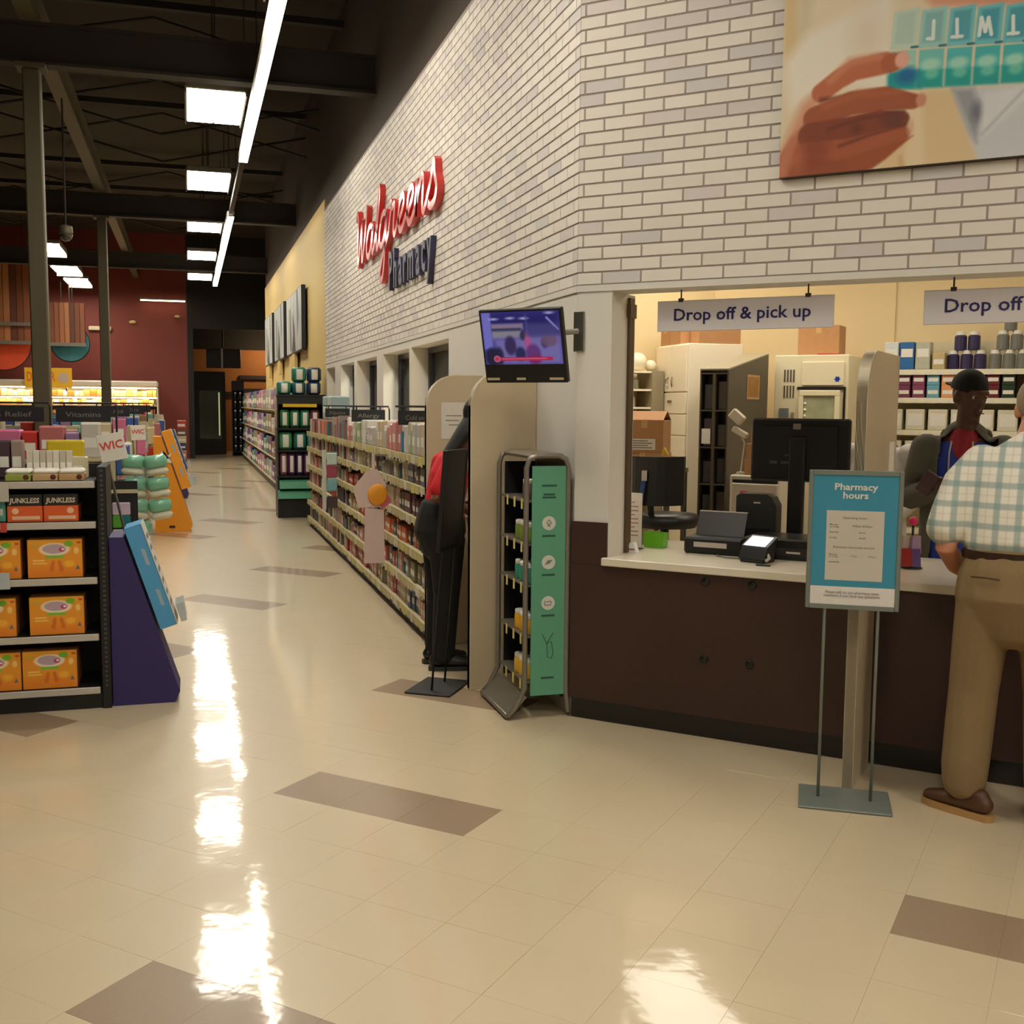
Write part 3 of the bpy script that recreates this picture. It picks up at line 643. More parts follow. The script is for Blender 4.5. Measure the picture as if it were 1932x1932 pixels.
mb = MB().tube([(-.02, -.14, 1.22), (-.035, -.15, 1.1), (-.05, -.15, .98), (-.06, -.14, .9)], .014, 6); mb.build('lanyard', pm('blue lanyard', (34, 70, 130), .6), t)
MB().box(-.035, -.005, -.16, -.152, 1.17, 1.23).build('lanyard_card', pm('grey label', (190, 178, 168), .6), t)
t = thing('side_table', 'low brown work table carrying the cardboard cartons', 'table', FW(-.30, 1.75, 0), F45)
MB().box(-.22, .22, -.17, .2, 1.17, 1.2).build('tabletop', pm('table laminate', (150, 130, 104), .5), t)
for x in (-.2, .2):
    for y in (-.15, .18): MB().box(x - .015, x + .015, y - .015, y + .015, .001, 1.17).build('leg', STEEL, t)
CARD = pm('cardboard', (180, 132, 88), .75, var=.08); TAPE = pm('packing tape', (200, 160, 100), .3)
def carton(label, loc, rz, sx, sy, sz, flap=False, note=False, grp=None):
    t = thing('cardboard_carton', label, 'carton', loc, rz, grp)
    MB().box(-sx / 2, sx / 2, -sy / 2, sy / 2, 0, sz, bev=.002).build('body', CARD, t)
    MB().box(-.02, .02, -sy / 2 - .0008, sy / 2 + .0008, sz * .75, sz + .0008).build('tape', TAPE, t)
    if flap: MB().prism([(-sy / 2, sz), (-sy / 2 + .004, sz), (.0, sz + .055), (-.006, sz + .057)], -sx / 2, sx / 2, 'x').prism([(sy / 2 - .004, sz), (sy / 2, sz), (.006, sz + .057), (.0, sz + .055)], -sx / 2, sx / 2, 'x').build('flap', CARD, t)
    if note:
        n_ = MB().box(-sx * .38, sx * .3, -sy / 2 - .002, -sy / 2 - .0008, sz * .08, sz * .42).build('address_label', pm('white paper', (222, 216, 204), .7), t)
        mb = MB()
        for q in range(4): mb.box(-sx * .3, sx * .22 - .03 * (q % 2), -sy / 2 - .0028, -sy / 2 - .002, sz * (.13 + .07 * q), sz * (.16 + .07 * q))
        tag(mb.build('print_lines', pm('grey print', (120, 116, 110), .7), n_), kind='stuff')
    return t
carton('flat brown carton under the open carton behind the chair', FW(-.28, 1.72, 1.201), F45, .25, .2, .105, grp='cartons in the pharmacy')
carton('open brown carton with white address label behind the chair', FW(-.28, 1.72, 1.307), F45 + .12, .25, .21, .21, True, True, 'cartons in the pharmacy')
tag(MB().tube([FW(-.02, 1.3, 1.307), FW(.0, 1.28, 1.35), FW(.015, 1.29, 1.31)], .008, 6).build('yellow_strap', pm('yellow strap', (236, 200, 30), .4)), 'small yellow strap hanging on the lower carton', 'strap')
# white cabinet
CAB = pm('white cabinet paint', (240, 228, 202), .45, var=.015); CABS = CAB
t = thing('storage_cabinet', 'tall white cabinet with two doors above a column of drawers', 'cabinet', (3.6, 7.775, 0), -PI / 2)
MB().box(-.275, .275, .0, .45, .001, 2.08, bev=.004).build('body', CABS, t)
HND = pm('cabinet handle steel', (150, 140, 122), .35, .6)
for s_ in (-1, 1):
    d = MB().box(-.272 if s_ < 0 else .003, -.003 if s_ < 0 else .272, -.018, -.001, 1.72, 2.07, bev=.003).build('door', CAB, t)
    MB().tube([(s_ * .03, -.02, 1.76), (s_ * .05, -.035, 1.78), (s_ * .05, -.035, 1.81), (s_ * .03, -.02, 1.83)], .005, 6).build('handle', HND, d)
for k in range(8):
    z = 1.71 - k * .2 * .82; d = MB().box(-.272, .272, -.018, -.001, z - .158, z, bev=.003).build('drawer', CAB, t); MB().box(-.035, .035, -.028, -.019, z - .075, z - .055, bev=.003).build('pull', HND, d)
carton('left small carton on top of the white cabinet', (3.69, 7.95, 2.081), PI / 2, .16, .16, .13, grp='cartons on the white cabinet')
carton('middle small carton on top of the white cabinet', (3.69, 7.765, 2.081), PI / 2, .19, .16, .13, grp='cartons on the white cabinet')
carton('long dark carton at the right end of the cabinet top', (3.86, 7.58, 2.081), 0, .35, .14, .135, grp='cartons on the white cabinet')
t = thing('bottle_rack', 'grey metal shelf rack with white bags on top in the back corner', 'rack', (3.42, 8.02, 0), 0); GMET = pm('warm grey metal', (150, 138, 112), .5)
MB().box(.05, .15, -.15, .15, .001, 1.88).build('side_panel', GMET, t)
for k, z in enumerate((.5, .95, 1.3, 1.46, 1.6, 1.74, 1.88)): MB().box(-.28, .05, -.14, .15, z - .015, z).build('shelf', CAB, t)
MB().box(-.3, -.28, -.14, .15, .001, 1.88).build('side_panel', GMET, t)
for k, (z, c) in enumerate(((1.742, (120, 118, 90)), (1.602, (170, 160, 150)), (1.462, (110, 96, 110)), (1.302, (90, 80, 110)))):
    t = thing('supply_bottle', '%s bottle on the corner shelf rack, counted from the top' % ORD[k], 'bottle', (3.36 - .03 * (k % 2), 7.95, z), 0, 'bottles on the corner rack')
    MB().lathe([(.03, 0), (.032, .005), (.032, .07), (.015, .085)], n=10).build('bottle', pm('supply %d' % k, c, .4), t, True); MB().lathe([(.017, .084), (.017, .1)], n=10).build('cap', CAB, t, True)
for k, (dx, dy, r) in enumerate(((-.2, -.03, .08), (-.035, -.03, .08), (.10, .02, .05))):
    tag(MB().ball((0, 0, r * .9), r, r * .8, r * .92, n=12, m=8).build('plastic_bag', pm('white plastic bag', (232, 222, 196), .4), None, True, (3.42 + dx, 8.0 + dy, 1.881)), '%s puffy white bag on top of the corner rack, from the left' % ORD[k], 'bag', 'bags on the corner rack')
# slope-topped bin cabinet
DKG = pm('olive grey metal', (84, 76, 60), .5); t = thing('pickup_bin_cabinet', 'olive grey slope topped cabinet of dark bins with a framed notice on its side', 'cabinet', FW(.07, 2.0, 0), F45)
MB().prism([(0, .001), (.95, .001), (.95, 1.985), (0, 1.845)], .085, .095, 'x').build('side_panel', DKG, t); MB().prism([(0, .001), (.95, .001), (.95, 1.985), (0, 1.845)], -.1, -.09, 'x').build('side_panel', DKG, t)
MB().prism([(-.005, 1.846), (.95, 1.987), (.95, 1.997), (-.005, 1.856)], -.1, .095, 'x').build('sloped_top', pm('light olive metal', (150, 140, 114), .5), t)
MB().box(-.09, .085, .12, .13, .001, 1.84).build('back_sheet', BLACK, t)
for k in range(7): MB().box(-.09, .085, 0.0, .12, .35 + k * .245, .36 + k * .245).build('shelf', DKG, t)
MB().box(-.012, .008, -.002, .1, .36, 1.83).build('divider', DKG, t)
MB().box(.0955, .098, .42, .72, 1.66, 1.83).build('notice_frame', pm('tan frame', (190, 150, 112), .6), t); MB().box(.0982, .099, .44, .70, 1.675, 1.815).build('notice', pm('golden notice', (156, 112, 52), .6, var=.3, sc=12), t)
cols = [(60, 52, 66), (44, 40, 40), (70, 60, 70), (52, 44, 40), (36, 32, 36), (64, 50, 44)]
for k in range(12):
    z = .361 + (k // 2) * .245; x = -.05 if k % 2 == 0 else .045
    tag(MB().box(-.03, .03, 0, .07, 0, .15 + .04 * ((k * 7) % 3) / 2, bev=.004).build('medicine_bag', pm('bin bag %d' % (k % 6), cols[k % 6], .35, coat=.3), None, loc=FW(.07 + x, 2.035, z), rot=(0, 0, F45)), '%s dark medicine bag in the bin cabinet, counted upward' % ORD[k], 'bag', 'bags in the bin cabinet')
tag(MB().box(-.03, .03, 0, .002, 0, .1).build('small_notice', pm('bright white card', (245, 245, 245), .5), None, loc=FW(.02, 1.995, 1.36), rot=(0, 0, F45)), 'small white card with teal mark taped to the bin cabinet', 'card')
tag(MB().box(-.035, .035, 0, .05, 0, .14, bev=.01).build('blue_bag', pm('blue plastic', (30, 60, 150), .4), None, loc=FW(.1, 2.03, .852), rot=(0, 0, F45)), 'blue bag low in the bin cabinet', 'bag') if False else None
# small fridge and cartons beside it
t = thing('small_fridge', 'small white fridge with a pink note below the brown cartons', 'fridge', FW(.40, 1.82, 0), F45); FRW = pm('white appliance', (206, 196, 178), .4, var=.02)
MB().box(-.16, .16, .02, .3, .001, 1.17, bev=.008).build('body', FRW, t); d = MB().box(-.14, .16, -.01, .018, .06, 1.12, bev=.006).build('door', FRW, t)
MB().box(-.135, .155, -.004, .016, 1.123, 1.142).build('gap_seal', BLACK, t); MB().box(.13, .15, -.03, -.011, .8, 1.0).build('handle', HND, d); MB().box(-.08, -.03, -.0125, -.0105, 1.0, 1.07).build('pink_note', pm('pink note', (226, 60, 120), .6), d)
carton('lowest of three small cartons stacked on the fridge', FW(.41, 1.95, 1.171), F45, .17, .16, .10, grp='cartons on the fridge'); carton('middle of three small cartons stacked on the fridge', FW(.415, 1.95, 1.272), F45 + .05, .17, .15, .10, grp='cartons on the fridge')
carton('topmost of three small cartons stacked on the fridge', FW(.425, 1.95, 1.373), F45 - .06, .13, .12, .11, grp='cartons on the fridge')
t = thing('desk_lamp', 'white jointed desk lamp leaning over the fridge cartons', 'lamp', FW(.28, 1.95, 1.171), F45); LW = pm('white appliance', (206, 196, 178), .4, var=.02)
MB().lathe([(.03, 0), (.03, .012), (.01, .016)], n=12).build('base', LW, t, True); MB().tube([(0, 0, .015), (.02, 0, .2), (-.03, 0, .3)], .008, 6).build('arm', LW, t); MB().box(-.05, .05, -.02, .02, -.035, .035, bev=.008).build('head', LW, t, loc=(-.03, -.02, .37), rot=(0, .7, 0))
MB().box(-.055, .055, -.018, .018, -.02, .02, bev=.006).build('bracket', LW, t, loc=(-.01, -.012, .27), rot=(0, .5, 0))
# dispensing machine
IVO = pm('ivory machine paint', (232, 220, 186), .45, var=.015); t = thing('dispensing_machine', 'large ivory dispensing machine with vents and a small window', 'machine', FW(.48, 3.0, 0), F45)
MB().box(-.28, .25, .0, .5, .001, 1.985, bev=.006).build('body', IVO, t); MB().box(-.08, .22, -.014, -.001, 1.765, 1.935, bev=.004).build('hatch', IVO, t)
for r in range(2):
    for k in range(4): MB().box(-.21 + .022 * k, -.2 + .022 * k, -.004, .0, 1.79 - r * .115, 1.88 - r * .115).build('vent', pm('dark vent', (84, 76, 66), .7), t)
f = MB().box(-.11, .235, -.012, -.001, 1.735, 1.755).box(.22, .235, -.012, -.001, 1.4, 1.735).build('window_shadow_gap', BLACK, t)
w_ = MB().box(-.09, .20, -.03, -.002, 1.69, 1.73, bev=.004).box(.165, .2, -.03, -.002, 1.42, 1.69).box(-.09, -.06, -.03, -.002, 1.42, 1.69).box(-.06, .165, -.03, -.002, 1.42, 1.45).build('window_frame', IVO, t)
MB().box(-.06, .165, -.012, -.002, 1.45, 1.69).build('pane', pm('greenish pane', (170, 172, 136), .15, var=.35, sc=9), w_)
for k in range(4): MB().ball((-.048, -.016, 1.50 + .045 * k), .010, n=8, m=6).build('indicator', pm('bright white card', (245, 245, 245), .5), w_)
st = MB()
for k in range(3): st.box(-.02, .02, -.0012, .0, -.006, .006); st.xf(Matrix.Rotation(PI / 3, 4, 'Y'))
st.build('blue_star_sticker', pm('blue sticker', (34, 70, 190), .5), t, loc=(.175, -.0145, 1.81)); MB().box(-.235, -.17, -.012, -.001, 1.53, 1.6).build('control_box', pm('blue grey plastic', (116, 124, 124), .5), t); MB().box(-.15, -.13, -.012, -.001, 1.5, 1.57).build('control_box', GMET, t)
tag(MB().box(0, .16, 0, .004, 0, .01).build('red_sheet', pm('red sheet', (190, 60, 44), .6), None, loc=FW(.5, 3.02, 1.986), rot=(0, 0, F45 + .3)), 'small red sheet lying on top of the dispensing machine', 'sheet')
carton('dark carton on top of the dispensing machine', FW(.47, 3.28, 1.986), F45, .3, .22, .22)
# back shelving
t = thing('wall_shelving', 'long cream steel shelving along the back wall of the pharmacy', 'shelving', FW(1.6, 3.44, 0), F45); SHC = pm('cream shelf steel', (214, 204, 170), .45)
X0, X1 = -.73, 1.6
MB().box(X0, X1, .27, .29, .001, 2.1).build('back_panel', SHC, t)
SZ = [.45, .72, .97, 1.215, 1.445, 1.68, 1.885]
for z in SZ:
    s_ = MB().box(X0, X1, -.0, .27, z - .012, z).build('shelf', SHC, t); MB().box(X0, X1, -.006, -.0005, z - .035, z + .004).build('label_rail', pm('shelf label rail', (226, 220, 190), .4), s_)
    mb = MB()
    for q in np.arange(X0 + .05, X1, .085): mb.box(q, q + .045, -.0075, -.006, z - .03, z - .002)
    tag(mb.build('label', pm('white paper', (222, 216, 204), .7), s_), kind='stuff')
PB = objcol('coloured carton print'); PWH = pm('white print', (224, 220, 210), .5)
def boxmesh(name, w, d, h, band=None):
    mb = MB().box(-w / 2, w / 2, 0, d, 0, h, bev=min(.004, w * .1))
    if band: mb.box(-w / 2 * .8, w / 2 * .8, -.0012, -.0004, h * band[0], h * band[1], mi=1)
    return mb.mesh(name, [PB, PWH])
def put(name, me, label, cat, loc, rz, col, group):
    o = bpy.data.objects.new(name, me); COL.objects.link(o); o.location = loc; o.rotation_euler = (0, 0, rz); o.color = (*lin(col), 1); tag(o, label, cat, group); return o
bx = boxmesh('medicine_box', .085, .16, .12, (.3, .6)); bx2 = boxmesh('medicine_box', .1, .16, .2, (.45, .75)); jar = MB().lathe([(.04, 0), (.042, .01), (.042, .1), (.032, .11), (.032, .135)], n=12, mis=[0, 0, 0, 1]).mesh('supplement_jar', [PB, PWH])
top = [(-.66, (216, 220, 222), bx2, 'white and blue'), (-.55, (48, 110, 170), bx2, 'blue'), (-.44, (190, 190, 170), bx2, 'pale'), (-.33, (200, 180, 130), bx, 'cream')]
for x, c, m, n in top: put('medicine_box', m, '%s box on the top back shelf near the divider' % n, 'box', FW(1.6 + x, 3.45, 1.8895), F45, c, 'boxes on the top back shelf')
k = 0
for x, lv in ((-.24, 0), (-.15, 0), (-.06, 0), (-.195, 1), (-.105, 1)): put('supplement_jar', jar, '%s dark purple jar in the pile on the top back shelf' % ORD[k], 'jar', FW(1.6 + x, 3.53, 1.8895 + .1352 * lv), F45, (54, 44, 84), 'purple jars on the top shelf'); k += 1
k = 0
for x, lv in ((.04, 0), (.13, 0), (.22, 0), (.085, 1), (.175, 1), (.13, 2)): put('supplement_jar', jar, '%s grey jar in the pyramid on the top back shelf' % ORD[k], 'jar', FW(1.6 + x, 3.53, 1.8895 + .1352 * lv), F45, (120, 120, 112), 'grey jars on the top shelf'); k += 1
for k in range(10): put('medicine_box', bx, '%s pale box right of the grey jars on the top back shelf' % ORD[k], 'box', FW(1.6 + .33 + k * .1, 3.46, 1.8895), F45, [(206, 210, 208), (190, 200, 196), (214, 206, 180)][k % 3], 'pale boxes on the top shelf')
row2 = [(-.66, (170, 120, 80), 'tan'), (-.56, (120, 60, 90), 'plum'), (-.46, (140, 70, 100), 'light plum'), (-.36, (110, 170, 190), 'sky blue'), (-.26, (236, 160, 110), 'peach'), (-.16, (214, 74, 40), 'orange red'), (-.06, (200, 60, 50), 'red'), (.04, (110, 36, 40), 'dark red'), (.14, (40, 60, 40), 'dark green'), (.30, (224, 120, 130), 'pink'), (.40, (50, 90, 150), 'blue'), (.50, (90, 180, 60), 'green'), (.60, (190, 80, 50), 'rust')]
for x, c, n in row2:
    for lv in (0, 1):
        put('medicine_box', bx if lv else bx, '%s box %s the second back shelf from the top' % (n, ['standing on', 'stacked on another box on'][lv]), 'box', FW(1.6 + x, 3.45, 1.6845 + lv * .1202 * .75), F45, c, 'colorful boxes on the second back shelf').scale = (1, 1, .75)
WB = boxmesh('binder_box', .13, .2, .15, (.2, .8))
for r, z in enumerate((1.4495, 1.2195, .9745)):
    for k in range(9): put('binder_box', WB, '%s white storage box on back shelf %s from the top, counted from the divider' % (ORD[k], ORD[2 + r]), 'box', FW(1.6 - .63 + k * .155, 3.45, z), F45, (222, 216, 194), 'white storage boxes on the back shelves')
# ---- hours stand
def sign_stand(label, loc, rz, metal, front, lx=0, ly=0):
    t = thing('sign_stand', label, 'sign stand', loc, rz)
    MB().box(-.18, .18, -.135, .135, .0016, .012, bev=.003).build('base', metal, t)
    for x in (-.103, .103): MB().tube([(x, .0, .012), (x + lx, ly, 1.34)], .0065, 8).build('pole', metal, t, True)
    mb = MB().box(-.18, -.162, -.012, .012, .797, 1.355, bev=.003).box(.162, .18, -.012, .012, .797, 1.355, bev=.003).box(-.162, .162, -.012, .012, .797, .815).box(-.162, .162, -.012, .012, 1.337, 1.355)
    sh = Matrix.Identity(4); sh[0][2] = lx / 1.33; sh[1][2] = ly / 1.33
    mb.xf(sh).build('frame', metal, t); MB().box(-.162, .162, -.007, .007, .815, 1.337).xf(sh).build('sheet', front, t)
    return t
GALV = pm('galvanised grey steel', (128, 134, 128), .45, .35); CYAN = pm('cyan print', (58, 144, 172), .5, var=.03)
t = sign_stand('blue Pharmacy hours sign on a grey two-pole floor stand', (2.540, 3.744, 0), math.radians(-31.75), GALV, CYAN)
WP = pm('white print', (224, 220, 210), .5); PAPER = pm('grey white paper', (204, 196, 182), .7, var=.02); INK = pm('grey ink', (112, 104, 96), .7)
MB().box(-.162, .162, -.0078, -.0071, .815, .888).build('white_band', pm('white band', (226, 220, 214), .6), t)
text('heading', 'Pharmacy\nhours', WP, t, (.0, -.0085, 1.278), UPR, h=.026, bold=.022, sx=1.12)
pp = MB().box(-.108, .112, -.0086, -.0074, .914, 1.195).build('hours_sheet', PAPER, t)
def tl(s, x, z, h, par, align='LEFT', mat=INK, b=.004): text('print_lines', s, mat, par, (x, -.0092, z), UPR, h=h, align=align, ext=.0002, bold=b)
tl('Operating hours', 0, 1.162, .0095, pp, 'CENTER'); tl('Monday\nto Friday', -.095, 1.135, .007, pp); tl('9:00am-8:00pm', .03, 1.13, .0085, pp, 'CENTER', INK, .01); tl('Saturday', -.095, 1.105, .007, pp); tl('closed', .03, 1.105, .007, pp, 'CENTER'); tl('Sunday', -.095, 1.083, .007, pp); tl('closed', .03, 1.083, .007, pp, 'CENTER')
tl('Pharmacist meal break schedule', 0, 1.044, .0085, pp, 'CENTER'); tl('Monday\nto Friday', -.095, 1.015, .007, pp); tl('1:30pm', .0, 1.01, .007, pp, 'CENTER'); tl('2:00pm', .07, 1.01, .007, pp, 'CENTER'); tl('weekends', -.095, .985, .007, pp)
tl('Please talk to our pharmacy team\nmembers if you have any questions.', 0, .86, .0105, t, 'CENTER')
BLKM = pm('black powder coat', (24, 22, 18), .55)
sign_stand('black floor stand seen from behind near the rounded partitions', (1.33, 5.92, 0), math.radians(-123.5), BLKM, pm('black board', (38, 36, 30), .6), -.05, .085)
# ---- tv at the corner
def tvpic():
    c = Canvas(300, 200, (70, 66, 150)); c.rect(0, 0, 300, 60, (40, 36, 110), 50); c.rect(0, 0, 36, 140, (128, 124, 216), 10); c.rect(36, 44, 160, 66, (150, 130, 160), 10); c.rect(36, 62, 150, 74, (60, 60, 90), 8); c.rect(36, 72, 150, 100, (150, 146, 160), 10); c.poly([(40, 100), (300, 92), (300, 200), (60, 200)], (128, 118, 186), 24)
    for x, y in ((48, 26), (112, 24), (164, 26), (262, 8)): c.ell(x, y, 14, 4, (214, 206, 244), 8)
    for x, y, w_, h_, col in ((30, 170, 26, 36, (30, 28, 60)), (56, 168, 18, 34, (34, 32, 66)), (104, 128, 22, 36, (56, 40, 90)), (140, 160, 20, 26, (36, 38, 84)), (156, 92, 12, 16, (50, 50, 70)), (172, 116, 12, 34, (200, 90, 150)), (190, 160, 28, 36, (104, 56, 130)), (196, 180, 24, 20, (130, 44, 104)), (236, 120, 12, 18, (50, 44, 100)), (254, 112, 30, 22, (120, 90, 120))): c.ell(x, y, w_, h_, col, 10, .9)
    c.rect(170, 46, 300, 92, (80, 76, 130), 16, .7); c.rect(170, 10, 176, 80, (90, 86, 160), 4, .7); c.cap([(252, 26, 4), (292, 70, 2)], (170, 160, 240), 6)
    c.rect(44, 172, 262, 186, (196, 44, 96), 3); c.ell(46, 178, 13, 13, (230, 120, 150), 3); c.ell(46, 178, 9, 9, (196, 60, 104), 3); c.rect(66, 177, 240, 180, (244, 150, 160), 2, .8)
    return c.a
t = thing('wall_monitor', 'tilted black screen showing camera view above the teal rack', 'monitor', FW(-.146, -.262, 1.713), F45); tl_ = math.radians(14)
MB().box(-.2245, .2245, 0, .03, 0, .36, bev=.004).build('casing', BLACK, t, rot=(tl_, 0, 0))
MB().quad([(-.212, -.0012, .092), (.212, -.0012, .092), (.212, -.0012, .348), (-.212, -.0012, .348)], 0, True).build('screen', imgmat('screen picture', tvpic(), .3, .62), t, rot=(tl_, 0, 0))
for x0, x1 in ((-.215, -.145), (-.05, .0), (.13, .205)): MB().box(x0, x1, -.0016, -.0004, .014, .026, bev=.0005).build('speaker_slot', pm('pale slot', (196, 180, 150), .5), t, rot=(tl_, 0, 0))
MB().tube([(.0, .02, .2), (.06, .1, .24), (.16, .24, .26)], .014, 8).build('bracket_arm', SILV, t); MB().box(.13, .19, .25, .2615, .16, .36, bev=.004).build('wall_plate', SILV, t)
# ---- teal side rack
RG = pm('warm grey rack metal', (136, 128, 116), .4, .5); TEAL = pm('teal print', (92, 158, 128), .5, var=.03)
t = thing('supplement_rack', 'grey tubular floor rack with teal side panel and supplement jars', 'rack', (1.59, 5.2, 0), 0)
def loop(y): return [(-.06, y, .02), (-.02, y, .06), (.03, y, .16), (.03, y, 1.29), (.045, y, 1.335), (.085, y, 1.352), (.2, y, 1.352), (.238, y, 1.335), (.252, y, 1.29), (.252, y, .14), (.262, y, .06), (.268, y, .02)]
for y in (.0, .50): MB().tube(loop(y), .014, 8).build('tube_frame', RG, t, True)
MB().box(.06, .24, -.004, .004, .12, 1.30).build('side_panel', TEAL, t); sp = t.children[-1]
MB().box(.05, .235, .0, .50, 1.335, 1.362, bev=.012).build('top_cap', RG, t); MB().box(.236, .246, .015, .485, .1, 1.33).build('back_sheet', BLACK, t); MB().box(.06, .235, .492, .498, .12, 1.3).build('far_panel', BLACK, t)
MB().prism([(-.07, .012), (-.05, .006), (.045, .11), (.03, .125)], .01, .49, 'y').build('foot_tray', RG, t)
MB().tube([(-.06, .0, .02), (-.06, .5, .02)], .014, 8).build('foot_bar', RG, t, True)
for z in (1.125, .905, .695, .43, .195):
    s_ = MB().box(.035, .236, .015, .485, z - .012, z).build('shelf', RG, t)
    for y in (.04, .17, .30): MB().box(.02, .024, y, y + .02, z - .045, z + .008).build('price_tag', pm('yellow price tag', (226, 214, 130), .5), s_)
rim = pm('dark teal ink', (34, 84, 66), .6)
for z in (1.01, .81, .60):
    e = MB().lathe([(.036, 0), (.036, .001)], n=20).build('emblem', pm('pale print', (206, 208, 196), .6), sp, False, (.15, -.0042, z), (PI / 2, 0, 0))
    MB().box(-.035, .035, -.0052, -.0044, -.005, .005).build('caption', rim, sp, loc=(.15, 0, z - .065))
IC = pm('grey icon', (120, 124, 112), .6)
MB().tube([(-.008, 0, -.015), (.012, 0, .0), (.0, 0, .018), (-.012, 0, .004), (.006, 0, -.018)], .003, 5).build('capsule_icon', IC, sp, loc=(.15, -.0056, 1.01)); MB().prism([(-.02, -.012), (.005, -.008), (.02, .012), (-.004, .01)], -.001, 0, 'y').build('leaf_icon', IC, sp, loc=(.15, -.0056, .81)); MB().tube([(-.018, 0, -.01), (-.02, 0, .01), (-.005, 0, .004), (.006, 0, .01), (.018, 0, .006), (.014, 0, -.01), (-.018, 0, -.01)], .0025, 5).build('cloud_icon', IC, sp, loc=(.15, -.0056, .60))
MB().tube([(-.03, 0, .07), (-.005, 0, .02), (.0, 0, -.05), (.02, 0, -.06), (.03, 0, -.03), (.02, 0, .03), (-.005, 0, .02), (.03, 0, .075)], .002, 5).build('plant_drawing', rim, sp, loc=(.15, -.0046, .37)); 
for z, wd_ in ((1.2, .04), (1.155, .03), (1.14, .035), (.21, .035)): MB().box(-wd_, wd_, -.0052, -.0044, -.004, .006).build('title_print', rim, sp, loc=(.15, 0, z))
JARC = [((110, 80, 88), 'plum'), ((126, 150, 60), 'olive green'), ((60, 150, 126), 'teal'), ((232, 176, 40), 'amber yellow'), ((236, 190, 60), 'bright yellow')]
jr = MB().lathe([(.03, 0), (.033, .006), (.033, .075), (.029, .08), (.031, .082), (.031, .1), (.026, .103)], n=14, mis=[0, 0, 0, 1, 1, 1]).mesh('supplement_jar', [PB, PWH], True)
for r, z in enumerate((1.126, .906, .696, .431, .196)):
    for k in range(1 if r == 0 else 6):
        y = (.06 if r else .1) + (k % 3) * .082; x = .075 + .085 * (k // 3)
        put('supplement_jar', jr, '%s supplement jar, %s from the panel in the %s row of the rack shelf' % (JARC[r][1], ORD[k % 3], ['front', 'rear'][k // 3]), 'jar', (1.59 + x, 5.2 + y, z), 0, JARC[r][0], 'supplement jars on the teal rack')
# ---- consultation booth on the long wall
for k, (y, lb) in enumerate(((5.83, 'near tan partition with rounded top beside the teal rack'), (7.0, 'far tan partition with rounded top at the end of the medicine shelves'))):
    t = thing('booth_partition', lb, 'partition', (1.49, y, 0), 0, 'rounded booth partitions'); ol = arch(0, .38, .0016, 1.80, .2)
    MB().prism(ol, 0, .05, 'y').build('panel', PART, t); mb = MB(); ed = ol[1:]
    for a, b in zip(ed, ed[1:]):
        tx, tz = b[0] - a[0], b[1] - a[1]; L = math.hypot(tx, tz); nx, nz = tz / L * -.004, tx / L * .004
        mb.prism([a, b, (b[0] - nx, b[1] - nz) if False else (b[0] + nx, b[1] + nz), (a[0] + nx, a[1] + nz)], -.001, .051, 'y')
    mb.build('edging', EDGE, t)
    if k: MB().box(.10, .26, -.0025, -.0012, 1.38, 1.62).build('notice', pm('white paper', (222, 216, 204), .7), t); tag(MB().box(.13, .22, -.0035, -.0026, 1.5, 1.505).box(.13, .24, -.0035, -.0026, 1.53, 1.535).box(.15, .22, -.0035, -.0026, 1.47, 1.475).build('print_lines', INK, t), kind='stuff')
t = thing('booth_counter', 'brown paneled shelf between the two rounded partitions', 'counter', (1.872, 5.885, 0), 0)
MB().box(-.06, -.001, 0, 1.11, .1, .86).build('panel', BRN, t); MB().box(-.06, -.001, 0, 1.11, .0016, .098).build('skirting', pm('cream edging', (226, 214, 186), .35), t); MB().box(-.12, -.001, 0, 1.11, .862, .9, bev=.004).build('top', CTOP, t)
# ================================================================== LONG WALL: sign, medicine shelves
REDL = pm('glossy red letters', (206, 44, 40), .35, coat=.4); NAVL = pm('dark navy letters', (44, 44, 74), .4)
SCR = {  # single-stroke handwriting, unit x-height
 'W': ([(0, 1.5), (.06, 1.72), (.2, 1.6), (.24, .9), (.3, .1), (.36, .02), (.5, .5), (.66, 1.3), (.68, 1.3), (.7, .6), (.78, .06), (.9, .2), (1.1, .9), (1.22, 1.66)], 1.24),
 'a': ([(.62, .8), (.45, .98), (.2, .9), (.05, .5), (.1, .1), (.3, .02), (.5, .3), (.64, .95), (.6, .3), (.68, .03), (.86, .25)], .84),
 'l': ([(0, .25), (.25, .9), (.38, 1.7), (.3, 1.95), (.18, 1.6), (.16, .5), (.26, .03), (.46, .25)], .44),
 'g': ([(.62, .8), (.45, .98), (.2, .9), (.05, .5), (.1, .1), (.3, .02), (.5, .3), (.64, .95), (.6, .0), (.48, -.9), (.3, -1.1), (.2, -.85), (.4, -.35), (.86, .25)], .84),
 'r': ([(0, .25), (.16, .9), (.14, 1.1), (.26, .9), (.44, .92), (.4, .3), (.5, .03), (.68, .25)], .66),
 'e': ([(0, .25), (.3, .45), (.5, .75), (.4, .98), (.2, .85), (.12, .4), (.26, .04), (.46, .06), (.66, .28)], .64),
 'n': ([(0, .25), (.12, .95), (.14, .02), (.16, .5), (.38, .96), (.5, .85), (.5, .2), (.6, .02), (.78, .25)], .76),
 's': ([(0, .25), (.22, .7), (.34, 1.08), (.42, .7), (.55, .4), (.48, .08), (.25, .0), (.1, .12)], .62)}
